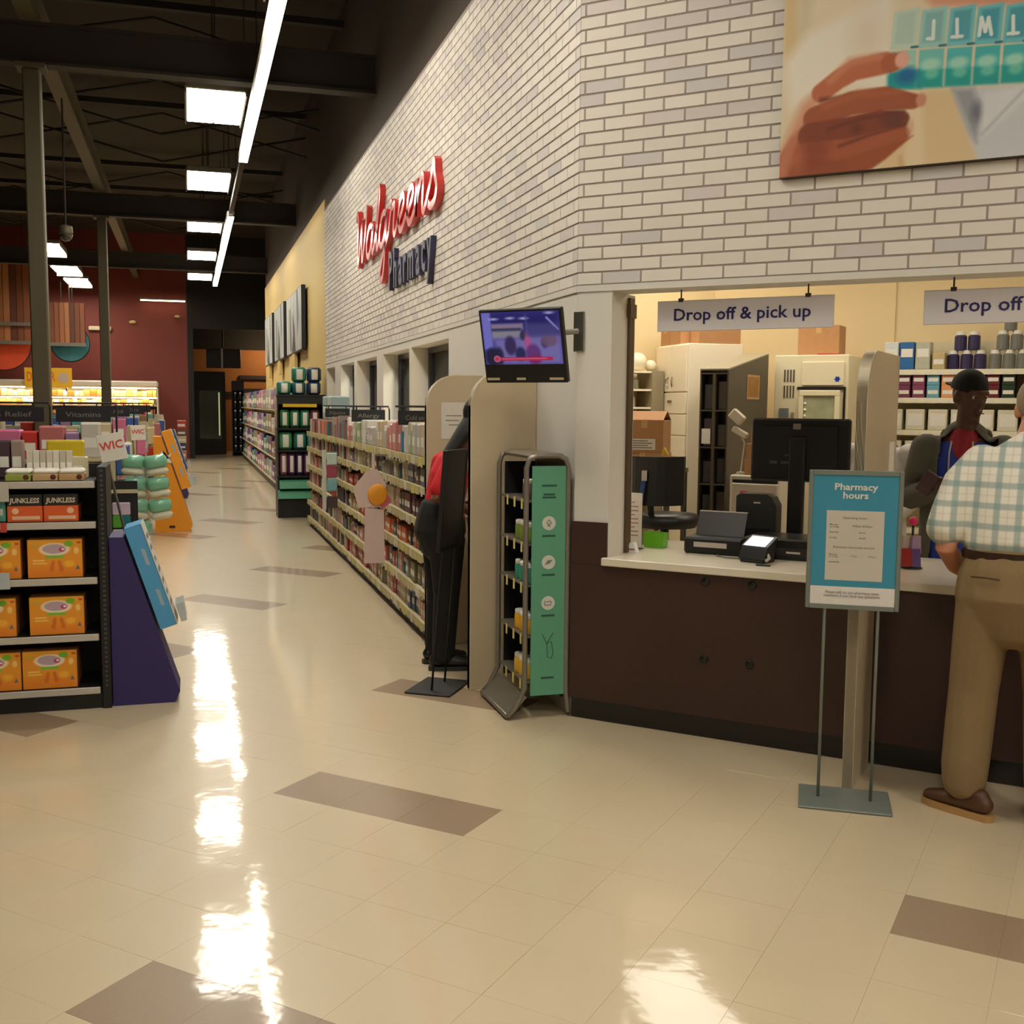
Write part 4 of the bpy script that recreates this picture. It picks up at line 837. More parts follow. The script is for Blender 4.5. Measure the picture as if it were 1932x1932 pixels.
def smooth(p, n=5):
    out = []; P = [Vector(q) for q in p]
    for i in range(len(P) - 1):
        a, b, c, d = P[max(i - 1, 0)], P[i], P[i + 1], P[min(i + 2, len(P) - 1)]
        for k in range(n):
            t = k / n; out.append(.5 * ((2 * b) + (c - a) * t + (2 * a - 5 * b + 4 * c - d) * t * t + (3 * b - a - 3 * c + d) * t ** 3))
    return out + [P[-1]]
t = thing('wall_sign', 'raised red script and navy lettering reading Walgreens Pharmacy on the brick wall', 'sign', (CX - .002, 12.33, 2.66), FX)
x = 0; xs = 0.63
for ch in 'Walgreens':
    st, w_ = SCR[ch]; sc = .295 if ch != 'W' else .315
    pts = [(x + p[0] * xs * (1 if ch != 'W' else .95) + p[1] * sc * .22, 0, .47 + p[1] * sc) for p in smooth([(q[0], q[1], 0) for q in st])]
    mb = MB(); wd_ = .032
    for i, p in enumerate(pts):
        a, b = pts[max(i - 1, 0)], pts[min(i + 1, len(pts) - 1)]; dx, dz = b[0] - a[0], b[2] - a[2]; L = math.hypot(dx, dz) or 1; nx, nz = -dz / L * wd_, dx / L * wd_
        mb.v += [(p[0] + nx, -.055, p[2] + nz), (p[0] - nx, -.055, p[2] - nz), (p[0] + nx, 0, p[2] + nz), (p[0] - nx, 0, p[2] - nz)]
        if i:
            k = 4 * i
            for f in ((k - 4, k - 3, k + 1, k), (k - 4, k, k + 2, k - 2), (k - 3, k - 1, k + 3, k + 1)): mb.f.append(f); mb.mi.append(0)
    mb.f += [(0, 2, 3, 1), tuple(len(mb.v) - q for q in (4, 3, 1, 2))]; mb.mi += [0, 0]
    mb.build('letter', REDL, t); x += w_ * xs * (.95 if ch == 'W' else 1)
px_ = 2.0
for ch, w_ in zip('Pharmacy', (.24, .25, .24, .17, .37, .24, .21, .22)):
    text('letter', ch, NAVL, t, (px_ + w_ / 2, -.022, .02), UPR, h=.34, ext=.022, bold=.02, sx=.72); px_ += w_
# medicine shelves along the wall
GON = pm('almond shelf steel', (188, 176, 144), .5); GL_ = 7.54
MS_LOC = (1.50, 14.6, 0)
t = thing('medicine_shelves', 'long low almond shelving of small medicine packs along the white wall', 'shelving', MS_LOC, FX)
MB().box(0, GL_, .34, .366, .0016, 1.42).build('back_panel', GON, t); MB().box(.0, GL_, .03, .339, .0016, .09).build('base', pm('dark shelf base', (60, 50, 38), .6), t)
ST = [.125, .34, .585, .815, 1.045, 1.245]
tagm = objcol('price tags', .5, [(206, 192, 116), (198, 184, 140), (214, 204, 120), (222, 214, 196), (190, 178, 132)])
for z in ST:
    s_ = MB().box(0, GL_, .0, .339, z - .016, z).build('shelf', GON, t); MB().box(0, GL_, -.008, -.0005, z - .04, z + .006).build('price_rail', pm('price rail', (196, 186, 140), .4), s_)
    mb = MB(); q = .02
    while q < GL_ - .08:
        w_ = random.choice((.04, .05, .06)); 
        if random.random() < .86: mb.box(q, q + w_, -.011, -.0085, z - .05 - random.random() * .012, z + .004)
        q += w_ + random.choice((.004, .01, .03))
    tag(mb.build('price_tags', tagm, s_), kind='stuff')
for x in (0, GL_ - .02): MB().box(x - .001, x + .021, .02, .338, .1, 1.25).build('end_panel', pm('pale end panel', (206, 196, 168), .45), t) if x else None
PAL = [[('pink', (206, 120, 120)), ('rose', (190, 90, 96)), ('tan', (190, 160, 124)), ('grey', (150, 140, 130)), ('blue', (70, 90, 130)), ('pale pink', (214, 160, 150))],
       [('coral', (206, 110, 96)), ('teal', (60, 120, 130)), ('pale pink', (214, 160, 150)), ('navy', (40, 50, 84)), ('grey', (156, 146, 136)), ('olive', (120, 112, 70))],
       [('navy', (40, 50, 84)), ('orange', (206, 100, 50)), ('red', (180, 50, 46)), ('rose', (200, 120, 112)), ('dark grey', (70, 66, 66)), ('tan', (190, 160, 124))],
       [('red', (176, 46, 44)), ('salmon', (214, 124, 104)), ('pale pink', (216, 170, 156)), ('plum', (100, 50, 66)), ('dark grey', (70, 66, 66)), ('cream', (214, 200, 170))],
       [('grey', (160, 152, 140)), ('cream', (206, 196, 170)), ('lilac grey', (150, 140, 156)), ('brown', (120, 96, 76)), ('slate', (90, 96, 116)), ('beige', (190, 176, 148))],
       [('white', (216, 210, 200)), ('pale grey', (186, 180, 176)), ('teal blue', (40, 130, 164)), ('beige', (196, 180, 150)), ('pale green', (160, 176, 140)), ('rose', (200, 130, 130))]]
unit = MB().box(-.5, .5, 0, 1, 0, 1, bev=.05).box(-.38, .38, -.006, -.001, .3, .58, mi=1).mesh('medicine_pack', [PB, PWH])
ub = MB().lathe([(.42, 0), (.46, .04), (.46, .68), (.3, .76), (.32, .78), (.32, .98), (.26, 1)], (0, .5, 0), 12, [0, 0, 0, 1, 1, 1]).mesh('medicine_bottle', [PB, PWH], True)
n_ind = 0; far = MB()
for r, z in enumerate(ST):
    q = GL_ - .04; k = 0; last = None
    while q > .1:
        run = random.randint(1, 3); nm, cl = random.choice(PAL[r]); bot = random.random() < .22; hh = (random.uniform(.1, .16) if r < 5 else random.uniform(.14, .24)) if r else random.uniform(.12, .17)
        w_ = random.choice((.065, .08, .095, .11)) if not bot else .06
        for _ in range(run):
            if q - w_ < .06: q = 0; break
            x = q - w_ / 2; q -= w_ + .006; y0 = .012 + random.uniform(0, .03)
            if GL_ - q < 3.9 and n_ind < 296:
                lb = '%s medicine %s on shelf %s of the almond shelving, %s from the near end' % (nm, 'bottle' if bot else 'box', ORD[5 - r], ordw(k))
                o = put('medicine_bottle' if bot else 'medicine_box', ub if bot else unit, lb, 'bottle' if bot else 'box', (MS_LOC[0] + y0, MS_LOC[1] - x, z + .0008), FX, cl, 'packs on shelf %s of the medicine shelving' % ORD[5 - r])
                o.scale = (w_, .06 if bot else .2, hh); n_ind += 1; k += 1
            else: far.box(x - w_ / 2, x + w_ / 2, y0, y0 + .2, z + .0008, z + (min(hh, .165) if q < 2.2 else hh))
farcol = objcol('far packs', .45, [c for p in PAL for _, c in p][:32])
tag(far.build('medicine_packs', farcol, None, loc=MS_LOC, rot=(0, 0, FX)), 'rows of small medicine packs further along the almond shelving', 'packs', None, 'stuff')
for k, (yy, c) in enumerate(((13.6, (150, 180, 186)), (13.1, (164, 190, 192)))): put('pale_carton', unit, '%s tall pale blue box on top of the far end of the almond shelving' % ORD[k], 'box', (1.61, yy, 1.4205), FX, c, 'pale boxes at the far end').scale = (.4, .22, .28)
# black blade signs over the shelving
BSG = pm('black sign board', (20, 20, 28), .5); BTX = pm('grey sign text', (120, 116, 108), .6)
def blade(x0, x1, y, z0, z1, s_, label, post, grp='black aisle signs'):
    t = thing('aisle_sign', label, 'sign', ((x0 + x1) / 2, y, z0), 0, grp); h = (x1 - x0) / 2
    MB().box(-h, h, -.006, .006, 0, z1 - z0, bev=.002).build('board', BSG, t)
    if s_: text('lettering', s_, BTX, t, (0, -.0075, (z1 - z0) * .34), UPR, h=(z1 - z0) * .34, width=h * 1.3 if len(s_) > 6 else None)
    MB().tube([(-h - .02, 0, z1 - z0 + .03), (h + .03, 0, z1 - z0 + .03), (h + .04, 0, z1 - z0 - .0), (h + .04, 0, -z0 + post)], .008, 6).build('bracket', BSG, t)
    for q in (-h * .7, h * .7): MB().box(q - .006, q + .006, -.003, .003, z1 - z0 - .002, z1 - z0 + .034).build('hanger', BSG, t)
blade(1.43, 1.74, 10.0, 1.445, 1.555, 'Allergy', 'black aisle sign in the middle above the almond shelving', 1.421)
blade(1.50, 1.78, 12.6, 1.455, 1.555, 'Digestive', 'black aisle sign at the far end above the almond shelving', 1.421)
blade(1.47, 1.80, 7.9, 1.455, 1.56, 'Cold and Flu', 'black aisle sign nearest the partition above the almond shelving', 1.421)
FILM = pm('milky plastic film', (214, 192, 186), .25, coat=.5); t = thing('clip_strip', 'hanging plastic clip strip with a round orange toy in front of the almond shelving', 'clip strip', (1.375, 8.45, 0), 0)
MB().box(-.012, .012, -.002, .002, .45, 1.225).build('strip', FILM, t); MB().prism([(-.12, .80), (.09, .80), (.1, .98), (.03, 1.1), (-.06, 1.08), (-.16, .95)], -.012, -.004, 'y').build('upper_bag', FILM, t)
MB().ball((.03, -.025, .90), .078, .02, .085, 16, 10).build('round_toy', pm('orange toy', (226, 150, 36), .5), t, True); MB().prism([(-.075, .36), (.085, .36), (.08, .78), (-.07, .8)], -.02, -.008, 'y').build('lower_bag', FILM, t); MB().prism([(.06, .78), (.14, .84), (.12, .9), (.05, .84)], -.02, -.008, 'y').build('pink_corner', pm('rose corner', (190, 90, 110), .5), t); MB().box(.0, .113, .0, .008, 1.2, 1.215).build('hook', SILV, t)
t = thing('clip_strip', 'narrow clip strip of teal and pink packs at the far end of the almond shelving', 'clip strip', (1.42, 11.4, 0), 0)
MB().box(-.1, -.06, -.004, .0, .5, 1.13).build('strip', pm('pale strip', (190, 190, 180), .5), t); MB().box(-.1, .068, .001, .008, 1.1, 1.115).build('hook', SILV, t)
for k, (z, c) in enumerate(((.97, (180, 200, 190)), (.84, (150, 70, 90)), (.70, (120, 170, 174)), (.52, (70, 56, 60)))): MB().box(-.055, .055, -.03, -.002, z, z + .13, bev=.01).build('pack', pm('strip pack %d' % k, c, .35, coat=.4), t)
# ---- nappy end shelf and the far run of shelving
t = thing('nappy_end_shelf', 'tall dark end shelf of green and purple packages past the almond shelving', 'shelving', (1.18, 15.52, 0), 0)
MB().box(0, .66, .4, .42, .0016, 1.72).build('back_panel', BLACK, t); MB().box(.0, .02, .02, .4, .0016, 1.72).build('side_panel', BLACK, t); MB().box(.64, .66, .02, .4, .0016, 1.72).build('side_panel', BLACK, t)
MB().box(.02, .64, .03, .4, .0016, .26).build('base', BLACK, t)
for z in (.6, .96, 1.27, 1.735): MB().box(-.01, .67, .0, .4, z - .03, z).build('shelf', BLACK, t)
MB().box(.08, .55, -.012, -.002, 1.56, 1.605).build('yellow_strip', pm('yellow strip', (214, 176, 30), .5), t); MB().box(.02, .64, .005, .02, 1.60, 1.7).build('header', BLACK, t)
MB().box(.42, .56, -.01, -.001, .72, .94).build('white_notice', pm('white paper', (222, 216, 204), .7), t); MB().box(.47, .53, -.01, -.001, .42, .70).build('white_notice', pm('white paper', (222, 216, 204), .7), t)
GRT = pm('green tray', (60, 140, 104), .45)
for k, z in enumerate((.28, .42)): MB().prism([(-.10, z), (.0, z), (.0, z + .12), (-.06, z + .10)], .0 + .02 * k, .60 + .02 * k, 'x').build('green_tray', GRT, t)
npk = MB().box(-.5, .5, -.5, .5, 0, 1, bev=.14).box(-.23, .23, -.53, -.49, .14, .86, 1, .09).mesh('nappy_pack', [PB, PWH], True)
def npack(label, loc, sc, col, rz=0, grp='packages on the green end shelf'): o = put('nappy_pack', npk, label, 'package', loc, rz, col, grp); o.scale = sc; return o
G1, G2, TB = (40, 130, 110), (30, 90, 100), (24, 60, 90)
for k, x in enumerate((1.29, 1.49, 1.70)): npack('%s teal package in the lower top row of the green end shelf' % ORD[k], (x, 15.7, 1.736), (.19, .26, .18), [G1, G2, TB][k])
for k, x in enumerate((1.50, 1.71)): npack('%s teal package in the upper top row of the green end shelf' % ORD[k], (x, 15.7, 1.917), (.19, .26, .2), [G1, TB][k])
for k, x in enumerate((1.29, 1.43, 1.57, 1.71)): npack('%s green package under the yellow strip of the green end shelf' % ORD[k], (x, 15.66, 1.2705), (.13, .2, .25), [(56, 130, 76), (50, 124, 84), (46, 120, 90), (120, 60, 70)][k])
for k, x in enumerate((1.30, 1.50, 1.70)): npack('%s leaning green package in the middle row of the green end shelf' % ORD[k], (x, 15.68, .9605), (.18, .22, .25), [(70, 150, 90), (30, 110, 100), (110, 160, 150)][k])
for k, x in enumerate((1.27, 1.38, 1.49, 1.60, 1.71)): npack('%s purple package in the lower row of the green end shelf' % ORD[k], (x, 15.66, .6005), (.105, .2, .32), [(150, 90, 110), (90, 50, 100), (70, 36, 84), (96, 44, 90), (110, 60, 96)][k])
t = thing('far_shelving', 'long shelving of household packages beyond the green end shelf', 'shelving', (1.50, 33.4, 0), FX); L = 17.2
MB().box(0, L, .33, .366, .0016, 1.75).build('back_panel', GON, t); MB().box(0, L, .04, .33, .0016, .12).build('base', pm('dark shelf base', (60, 50, 38), .6), t)
for z in (.16, .60, 1.05, 1.5): MB().box(0, L, 0, .33, z - .02, z).build('shelf', GON, t)
fp = [('white', (190, 180, 176)), ('grey', (130, 124, 122)), ('lilac', (150, 110, 160)), ('purple', (110, 60, 130)), ('pale teal', (120, 160, 156)), ('pink', (190, 130, 146)), ('tan', (150, 126, 90)), ('green', (50, 120, 84)), ('blue', (40, 60, 130))]
for r, z in enumerate((.1605, .6005, 1.0505, 1.5005)):
    for k in range(22):
        n_, c = fp[(k * 5 + r * 3 + (k * k) % 4) % 9]; y = 16.55 + k * .76
        o = put('household_pack', unit, '%s package on far shelf %s from the top, %s along' % (n_, ORD[3 - r], ordw(k)), 'package', (1.52, y, z), FX, c, 'packages on the far shelving'); o.scale = (.68, .28, [.34, .36, .36, .4][r] * (1 if k % 3 else .8))
t = thing('dark_bottle_shelf', 'dark shelf of bottles at the very end of the aisle', 'shelving', (1.28, 34.6, 0), 0)
MB().box(0, .36, .3, .32, .0016, 2.3).box(0, .36, 0, .3, 2.0, 2.3).build('back_panel', BLK, t); MB().box(0, .02, 0, .3, .0016, 2.0).build('side_panel', BLK, t); MB().box(.34, .36, 0, .3, .0016, 2.0).build('side_panel', BLK, t)
for k in range(7): MB().box(.02, .34, 0, .3, .1 + .27 * k, .115 + .27 * k).build('shelf', BLK, t)
for k in range(14): put('drink_bottle', ub, '%s dark bottle with pale cap on the end shelf, counted upward' % ORD[k], 'bottle', (1.28 + (.1 if k % 2 == 0 else .25), 34.64, .1155 + .27 * (k // 2)), 0, (30, 36, 46), 'bottles on the dark end shelf').scale = (.09, .09, .22)
# ---- picture signs on the yellow wall
BIR = None
def birch():
    c = Canvas(160, 260, (196, 198, 192))
    for k in range(5): c.rect(14 + 32 * k, 0, 26 + 32 * k, 260, (150, 160, 160), 10, .6)
    c.poly([(70, 90), (90, 150), (100, 260), (60, 260), (74, 180)], (44, 54, 58), 8); c.poly([(110, 0), (128, 0), (134, 120), (122, 200)], (86, 104, 120), 8); c.cap([(40, 60, 5), (48, 240, 9)], (90, 100, 96), 8); return c.a
BIR = imgmat('birch print', birch(), .5)
for k, (ya, yb, z1) in enumerate(((17.95, 20.7, 3.52), (21.4, 23.7, 3.56), (24.4, 26.6, 3.58))):
    t = thing('picture_sign', '%s tall grey picture sign on the yellow wall, counted from the brick wall' % ORD[k], 'sign', (CX - .002, yb, 2.42), FX, 'picture signs on the yellow wall'); L = yb - ya
    MB().box(0, L, -.10, -.03, .06, z1 - 2.42, bev=.01).build('panel', pm('sign edge navy', (30, 34, 44), .5), t); MB().quad([(.01, -.1015, .08), (L - .01, -.1015, .08), (L - .01, -.1015, z1 - 2.44), (.01, -.1015, z1 - 2.44)], 0, True).build('print', BIR, t)
    MB().box(L * .35, L * .55, -.03, 0, .2, .9).build('wall_bracket', pm('sign edge navy', (30, 34, 44), .5), t); MB().box(L * .3, L * .5, -.09, -.04, -.22, .06).build('yellow_tab', YELW, t)
# ================================================================== LEFT SIDE
BMET = pm('black shelf metal', (16, 16, 16), .5); LIPM = pm('silver shelf lip', (196, 190, 180), .3, .25)
t = thing('end_shelf_unit', 'black end shelf with silver lips facing the viewer at left', 'shelving', (-.93, 5.95, 0), 0)
MB().box(-.46, .465, .36, .38, .0016, 1.27).build('back_panel', BMET, t)
for x in (-.515, .467): MB().box(x, x + .046, .0, .38, .0016, 1.272, bev=.004).build('post', BMET, t)
mb = MB()
for q in range(46): mb.box(.484, .498, -.002, .0, .12 + q * .025, .132 + q * .025)
tag(mb.build('post_slots', pm('slot grey', (70, 66, 62), .6), t), kind='stuff')
MB().box(-.46, .465, .02, .36, .0016, .078).build('kick_plate', BMET, t)
SL = [.12, .402, .70, .99, 1.199]
for z in SL:
    s_ = MB().box(-.46, .462, .004, .36, z - .036, z).build('shelf', BMET, t); MB().box(-.46, .458, -.006, .003, z - .036, z, bev=.003).build('lip', LIPM, s_)
def jbox():
    c = Canvas(260, 200, (232, 150, 34)); c.rect(0, 150, 260, 200, (236, 128, 30), 50, .8); c.rect(0, 0, 260, 30, (238, 168, 40), 20); c.ell(128, 52, 74, 34, (240, 220, 190), 6); c.ell(126, 50, 56, 25, (186, 160, 168), 5); c.ell(164, 54, 14, 11, (190, 50, 90), 5); c.ell(168, 52, 8, 6, (240, 225, 220), 3)
    c.ell(196, 24, 22, 15, (120, 180, 40), 5); c.rect(84, 84, 172, 98, (120, 190, 60), 3); c.rect(236, 12, 254, 24, (206, 60, 40), 4, .8); c.ell(232, 60, 12, 18, (244, 200, 120), 8); c.ell(34, 30, 18, 10, (200, 170, 60), 8, .6); c.rect(24, 106, 80, 114, (250, 200, 110), 4); c.rect(24, 122, 90, 128, (250, 200, 110), 4)
    c.cap([(120, 120, 8), (112, 160, 10)], (216, 110, 20), 8); c.cap([(150, 120, 8), (160, 160, 10)], (216, 110, 20), 8); c.ell(196, 130, 24, 18, (244, 176, 50), 12); c.poly([(226, 160), (238, 136), (248, 160)], (110, 104, 110), 3); return c.a
OBM = imgmat('orange case print', jbox(), .55); OBS = pm('shaded brown case side', (150, 92, 40), .7)  # brown of the sides has their shade put into the colour
obm = MB().box(-.132, .132, 0, .26, 0, .2, bev=.002).quad([(-.13, -.0008, .002), (.13, -.0008, .002), (.13, -.0008, .198), (-.13, -.0008, .198)], 1, True).mesh('drink_case', [OBS, OBM])
for r, (z, xs_) in enumerate(((SL[0], (-.716, -.985, -1.252)), (SL[1], (-.674, -.999, -1.264)), (SL[2], (-.674, -.968, -1.24)))):
    for k, x in enumerate(xs_):
        o = bpy.data.objects.new('drink_case', obm); COL.objects.link(o); o.location = (x, 5.975, z + .0006); tag(o, 'orange drink case on the %s shelf of the black unit, %s from the right' % (['lowest', 'second lowest', 'middle'][r], ORD[k]), 'case', 'orange cases on the black unit')
SNK = pm('orange snack carton', (224, 96, 40), .5); SNB = pm('charcoal snack carton', (40, 36, 36), .5)
for k, x in enumerate((-.640, -.811)):
    t = thing('snack_carton', '%s snack carton with black top reading JUNKLESS on the black unit, from the right' % ORD[k], 'carton', (x, 5.985, SL[3] + .0006), 0, 'snack cartons on the black unit')
    MB().box(-.083, .083, 0, .2, 0, .082, bev=.002).build('lower_half', SNK, t); MB().box(-.083, .083, 0, .2, .0825, .142, bev=.002).build('upper_half', SNB, t)
    text('lettering', 'JUNKLESS', pm('cream letters', (226, 214, 190), .5), t, (0, -.0012, .098), UPR, h=.024, width=.142, bold=.03, shear=.1)
    MB().box(-.06, .07, -.001, -.0002, .012, .03).build('caption_band', pm('peach print', (238, 190, 150), .5), t); MB().ball((.045 - .09 * k, -.0005, .056), .017, .002, .017, 10, 6).build('fruit_print', pm('peach print', (238, 190, 150), .5), t)
put('teal_carton', unit, 'teal and white carton left of the snack cartons', 'carton', (-.952, 5.985, SL[3] + .0006), 0, (90, 170, 150), None).scale = (.1, .2, .12)
for k, (x, c) in enumerate(((-.585, (190, 150, 100)), (-.71, (196, 160, 110)), (-.838, (150, 160, 70)))):
    t = thing('snack_tray', '%s low snack tray on the top shelf of the black unit, from the right' % ORD[k], 'tray', (x, 5.98, SL[4] + .0006), 0, 'snack trays on the top shelf')
    MB().box(-.06, .06, 0, .15, 0, .034, bev=.003).build('tray', pm('tray print %d' % k, c, .5), t); MB().box(-.06, .06, .001, .15, .0345, .06, bev=.01).build('wrapped_food', pm('white print', (224, 220, 210), .5), t); MB().ball((.038, -.0005, .02), .014, .002, .014, 10, 6).build('brown_logo', pm('maroon spot', (90, 40, 30), .5), t)
for k in range(7): put('white_booklet', unit, '%s thin cream pack standing on the top shelf of the black unit, from the left' % ORD[k], 'pack', (-.80 + .032 * k, 6.135, SL[4] + .0006), 0, [(206, 196, 176), (214, 206, 190), (190, 180, 160)][k % 3], 'cream packs on the top shelf').scale = (.03, .028, .15)
put('yellow_carton', unit, 'bright yellow carton standing at the back of the top shelf', 'carton', (-.635, 6.222, SL[4] + .0006), 0, (206, 180, 20), None).scale = (.185, .08, .2)
put('cream_carton', unit, 'long cream carton in front of the yellow carton', 'carton', (-.63, 6.168, SL[4] + .0006), 0, (206, 196, 160), None).scale = (.22, .05, .115)
for k, (x, c) in enumerate(((-.93, (70, 50, 60)), (-.87, (150, 130, 120)))): put('dark_pack', unit, '%s pack at the left of the top shelf' % ['dark maroon', 'grey brown'][k], 'pack', (x, 6.2, SL[4] + .0006), 0, c, None).scale = (.055, .1, .2)
for nm, lb, x, z, wd_, h, m in (('shelf_card', 'silver grey card clipped on the top lip at the left edge', -.90, 1.10, .05, .1, LIPM), ('red_tag', 'small red sale tag clipped on the shelf lip at the left edge', -.905, .945, .03, .05, pm('red sheet', (190, 60, 44), .6)), ('clear_tag', 'clear plastic tag holder on the middle shelf lip at the left edge', -.92, .655, .07, .085, pm('milky grey plastic', (176, 184, 188), .2, coat=.6))):
    t = thing(nm, lb, 'tag', (x, 5.943, z)); MB().box(-wd_ / 2, wd_ / 2, -.012, -.009, 0, h, bev=.001).build('card', m, t); MB().box(-.006, .006, -.009, .0, h * .4, h * .5).build('clip', SILV, t)
# wedge displays at the shelf ends
def wedge(label, loc, sc, c1, c2, cside):
    t = thing('wedge_display', label, 'display stand', loc); m1 = pm('wedge ' + label[:6], c1, .6, var=.04); s = sc
    MB().prism([(-.143 * s, .0016), (.17 * s, .0016), (.196 * s, .06 * s), (-.07 * s, .9 * s), (-.143 * s, .9 * s)], 0, .27 * s, 'y').build('body', m1, t)
    d = Vector((.266, -.84)).normalized(); n = Vector((-d[1], d[0])); a = Vector((-.062, .945)) * s; L = .57 * s; wd_ = .085 * s
    P = [a, a + d * L, a + d * L + n * wd_, a + n * wd_]; P = [p - n * .018 * s for p in P]
    MB().prism([tuple(p + n * .012 * s) for p in P], .0, .25 * s, 'y', 0).build('literature_box', pm('lit ' + label[:6], c2, .5, var=.03), t)
    f = [p + n * .014 * s for p in P]; e0, e1 = f[3] - n * .0, f[2]
    MB().prism([tuple(e0), tuple(e1), tuple(e1 + n * .004 * s), tuple(e0 + n * .004 * s)], .0, .25 * s, 'y').build('front_print', pm('literature print', (206, 204, 196), .6, var=.2, sc=14), t); fp_ = t.children[-1]
    mb = MB()
    for q in range(7): p = e0 + d * L * (.12 + .11 * q) + n * .004 * s; mb.prism([tuple(p), tuple(p + d * .025 * s), tuple(p + d * .025 * s + n * .001), tuple(p + n * .001)], .03 * s, .2 * s - .03 * (q % 3), 'y')
    tag(mb.build('print_lines', pm('grey print', (120, 116, 110), .7), fp_), kind='stuff')
    for q in (.22, .62): p = a + n * (wd_ * .45 + .012 * s) + d * L * q; MB().prism([tuple(p - n * .012 * s), tuple(p + d * .09 * s - n * .012 * s), tuple(p + d * .1 * s + n * .006 * s), tuple(p + d * .01 * s + n * .008 * s)], -.0008, -.0001, 'y').build('side_print', pm('pale blue print', (150, 170, 180), .6), t)
    b = a + d * (L - .1 * s) + n * (wd_ + .02 * s); MB().prism([tuple(b), tuple(b + d * .1 * s), tuple(b + d * .1 * s + n * .03 * s), tuple(b + n * .045 * s)], .02 * s, .23 * s, 'y').build('leaflet_pocket', pm('milky grey plastic', (176, 184, 188), .2, coat=.6), t)
    return t
wedge('purple wedge display with blue leaflet box at the end of the black shelf', (-.27, 5.985, 0), 1, (44, 34, 92), (76, 152, 200), None)
t = wedge('yellow wedge display with leaflet box further down the aisle', (-.24, 14.12, 0), 1.32, (222, 142, 20), (230, 150, 26), None); MB().box(-.02, .05, -.006, -.001, .05, .08).build('hand_hole', BLACK, t)
MB().prism([(-.12, .9), (.02, .98), (.0, .92), (.03, .86), (-.06, .88), (-.08, 1.02), (-.1, 1.0)], -.006, -.001, 'y').build('white_ribbon', PWH, t)
wedge('far purple wedge display behind the yellow one', (-.26, 19.1, 0), 1.2, (56, 50, 90), (70, 80, 130), None)
# ---- rows of low shelving running left from the aisle
def left_row(k, y, ln, txt):
    t = thing('aisle_shelving', '%s low shelving row running left of the aisle, counted from the viewer' % ORD[k], 'shelving', (-.52, y, 0), 0, 'low shelving rows left of the aisle')
    MB().box(-ln, 0, .42, .46, .0016, 1.36).build('back_panel', GON, t); MB().box(-.03, 0, .0, .88, .0016, 1.3).build('end_panel', GON, t); MB().box(-ln, -.03, .05, .83, .0016, .1).build('base', BMET, t)
    for z in (.14, .5, .86, 1.2): MB().box(-ln, -.03, .0, .42, z - .02, z).build('shelf', GON, t); MB().box(-ln, -.03, .46, .88, z - .02, z).build('shelf', GON, t)
    return t
PC = [('blue', (60, 90, 160)), ('sky', (110, 150, 190)), ('navy', (50, 44, 110)), ('pink', (206, 110, 150)), ('red', (200, 50, 44)), ('white', (206, 200, 190)), ('cream', (200, 186, 150)), ('lilac', (150, 120, 160)), ('mint', (120, 180, 160)), ('rose', (190, 110, 110)), ('teal', (80, 150, 150)), ('tan', (150, 116, 84))]
rows = ((0, 8.3, 4.5), (1, 11.6, 4.2), (2, 14.5, 4.0), (3, 17.4, 4.0), (4, 20.6, 4.0), (5, 24.0, 4.0))
for k, y, ln in rows:
    left_row(k, y, ln, ''); rnd = random.Random(40 + k); x = -.62; q = 0
    while x > -min(ln, 1.3 + .12 * y) - .3 and q < 20:
        w_ = rnd.uniform(.09, .17); n_, c = rnd.choice(PC) if k else [PC[5], PC[7], PC[9], PC[4], PC[3], PC[3], PC[5], PC[2], PC[1], PC[0], PC[0], PC[1]][min(q, 11)]; h = rnd.uniform(.12, .24) + (.0 if k else .03)
        o = put('shelf_pack', unit, '%s pack on top of the %s low shelving row, %s from the aisle' % (n_, ORD[k], ORD[q]), 'pack', (x - w_ / 2, y + .06, 1.2008), 0, c, 'packs on the %s low shelving row' % ORD[k]); o.scale = (w_, .2, h); x -= w_ + .01; q += 1
    if k < 5:
        for j in range(6):
            n_, c = PC[(j * 5 + k * 3) % 12]; o = put('end_pack', unit, '%s pack hung on the end of the %s low shelving row, %s from the top' % (n_, ORD[k], ORD[j]), 'pack', (-.428, y + .1 + .42 * (j % 2) + .12, 1.07 - .26 * (j // 2)), FX + PI, c, 'packs on the end of the %s low shelving row' % ORD[k]); o.scale = (.2, .09, .22)
for k, (x0, x1, y, s_) in enumerate(((-1.50, -1.0, 8.5, 'Pain Relief'), (-.92, -.55, 8.5, 'Vitamins'), (-.95, -.58, 11.8, 'First Aid'), (-.93, -.55, 14.7, 'Oral Care'), (-.93, -.56, 17.6, 'Baby'))):
    blade(x0, x1, y, 1.46, 1.565, s_, '%s black aisle sign over the low shelving left of the aisle' % ORD[k], 1.361, 'black signs over the low shelving')
MINT = pm('mint plastic bag', (116, 176, 146), .3, coat=.5, var=.15); BAGW = pm('bag white bottom', (206, 200, 176), .35)
bagm = MB().box(-.08, .08, -.03, .03, .05, .15, bev=.022).box(-.078, .078, -.028, .028, 0, .055, mi=1, bev=.02).mesh('mint_bag', [MINT, BAGW], True)
tag(MB().box(-.32, -.30, 8.292, 8.300, .0016, 1.20).box(-.46, -.16, 8.292, 8.300, 1.18, 1.20).build('bag_rail', GON), 'pale hanging rail behind the mint green bags', 'rail')
n_ = 0
for r in range(4):
    for c_ in range(2 if r < 3 else 1):
        o = bpy.data.objects.new('mint_bag', bagm); COL.objects.link(o); o.location = (-.40 + .178 * c_ + .012 * r, 8.25 - .02 * c_, 1.08 - .158 * r); o.rotation_euler = (0, .1 - .25 * c_, .1); tag(o, '%s mint green bag hung at the end of the nearest low row, from the top' % ORD[n_], 'bag', 'mint bags hung by the aisle'); n_ += 1
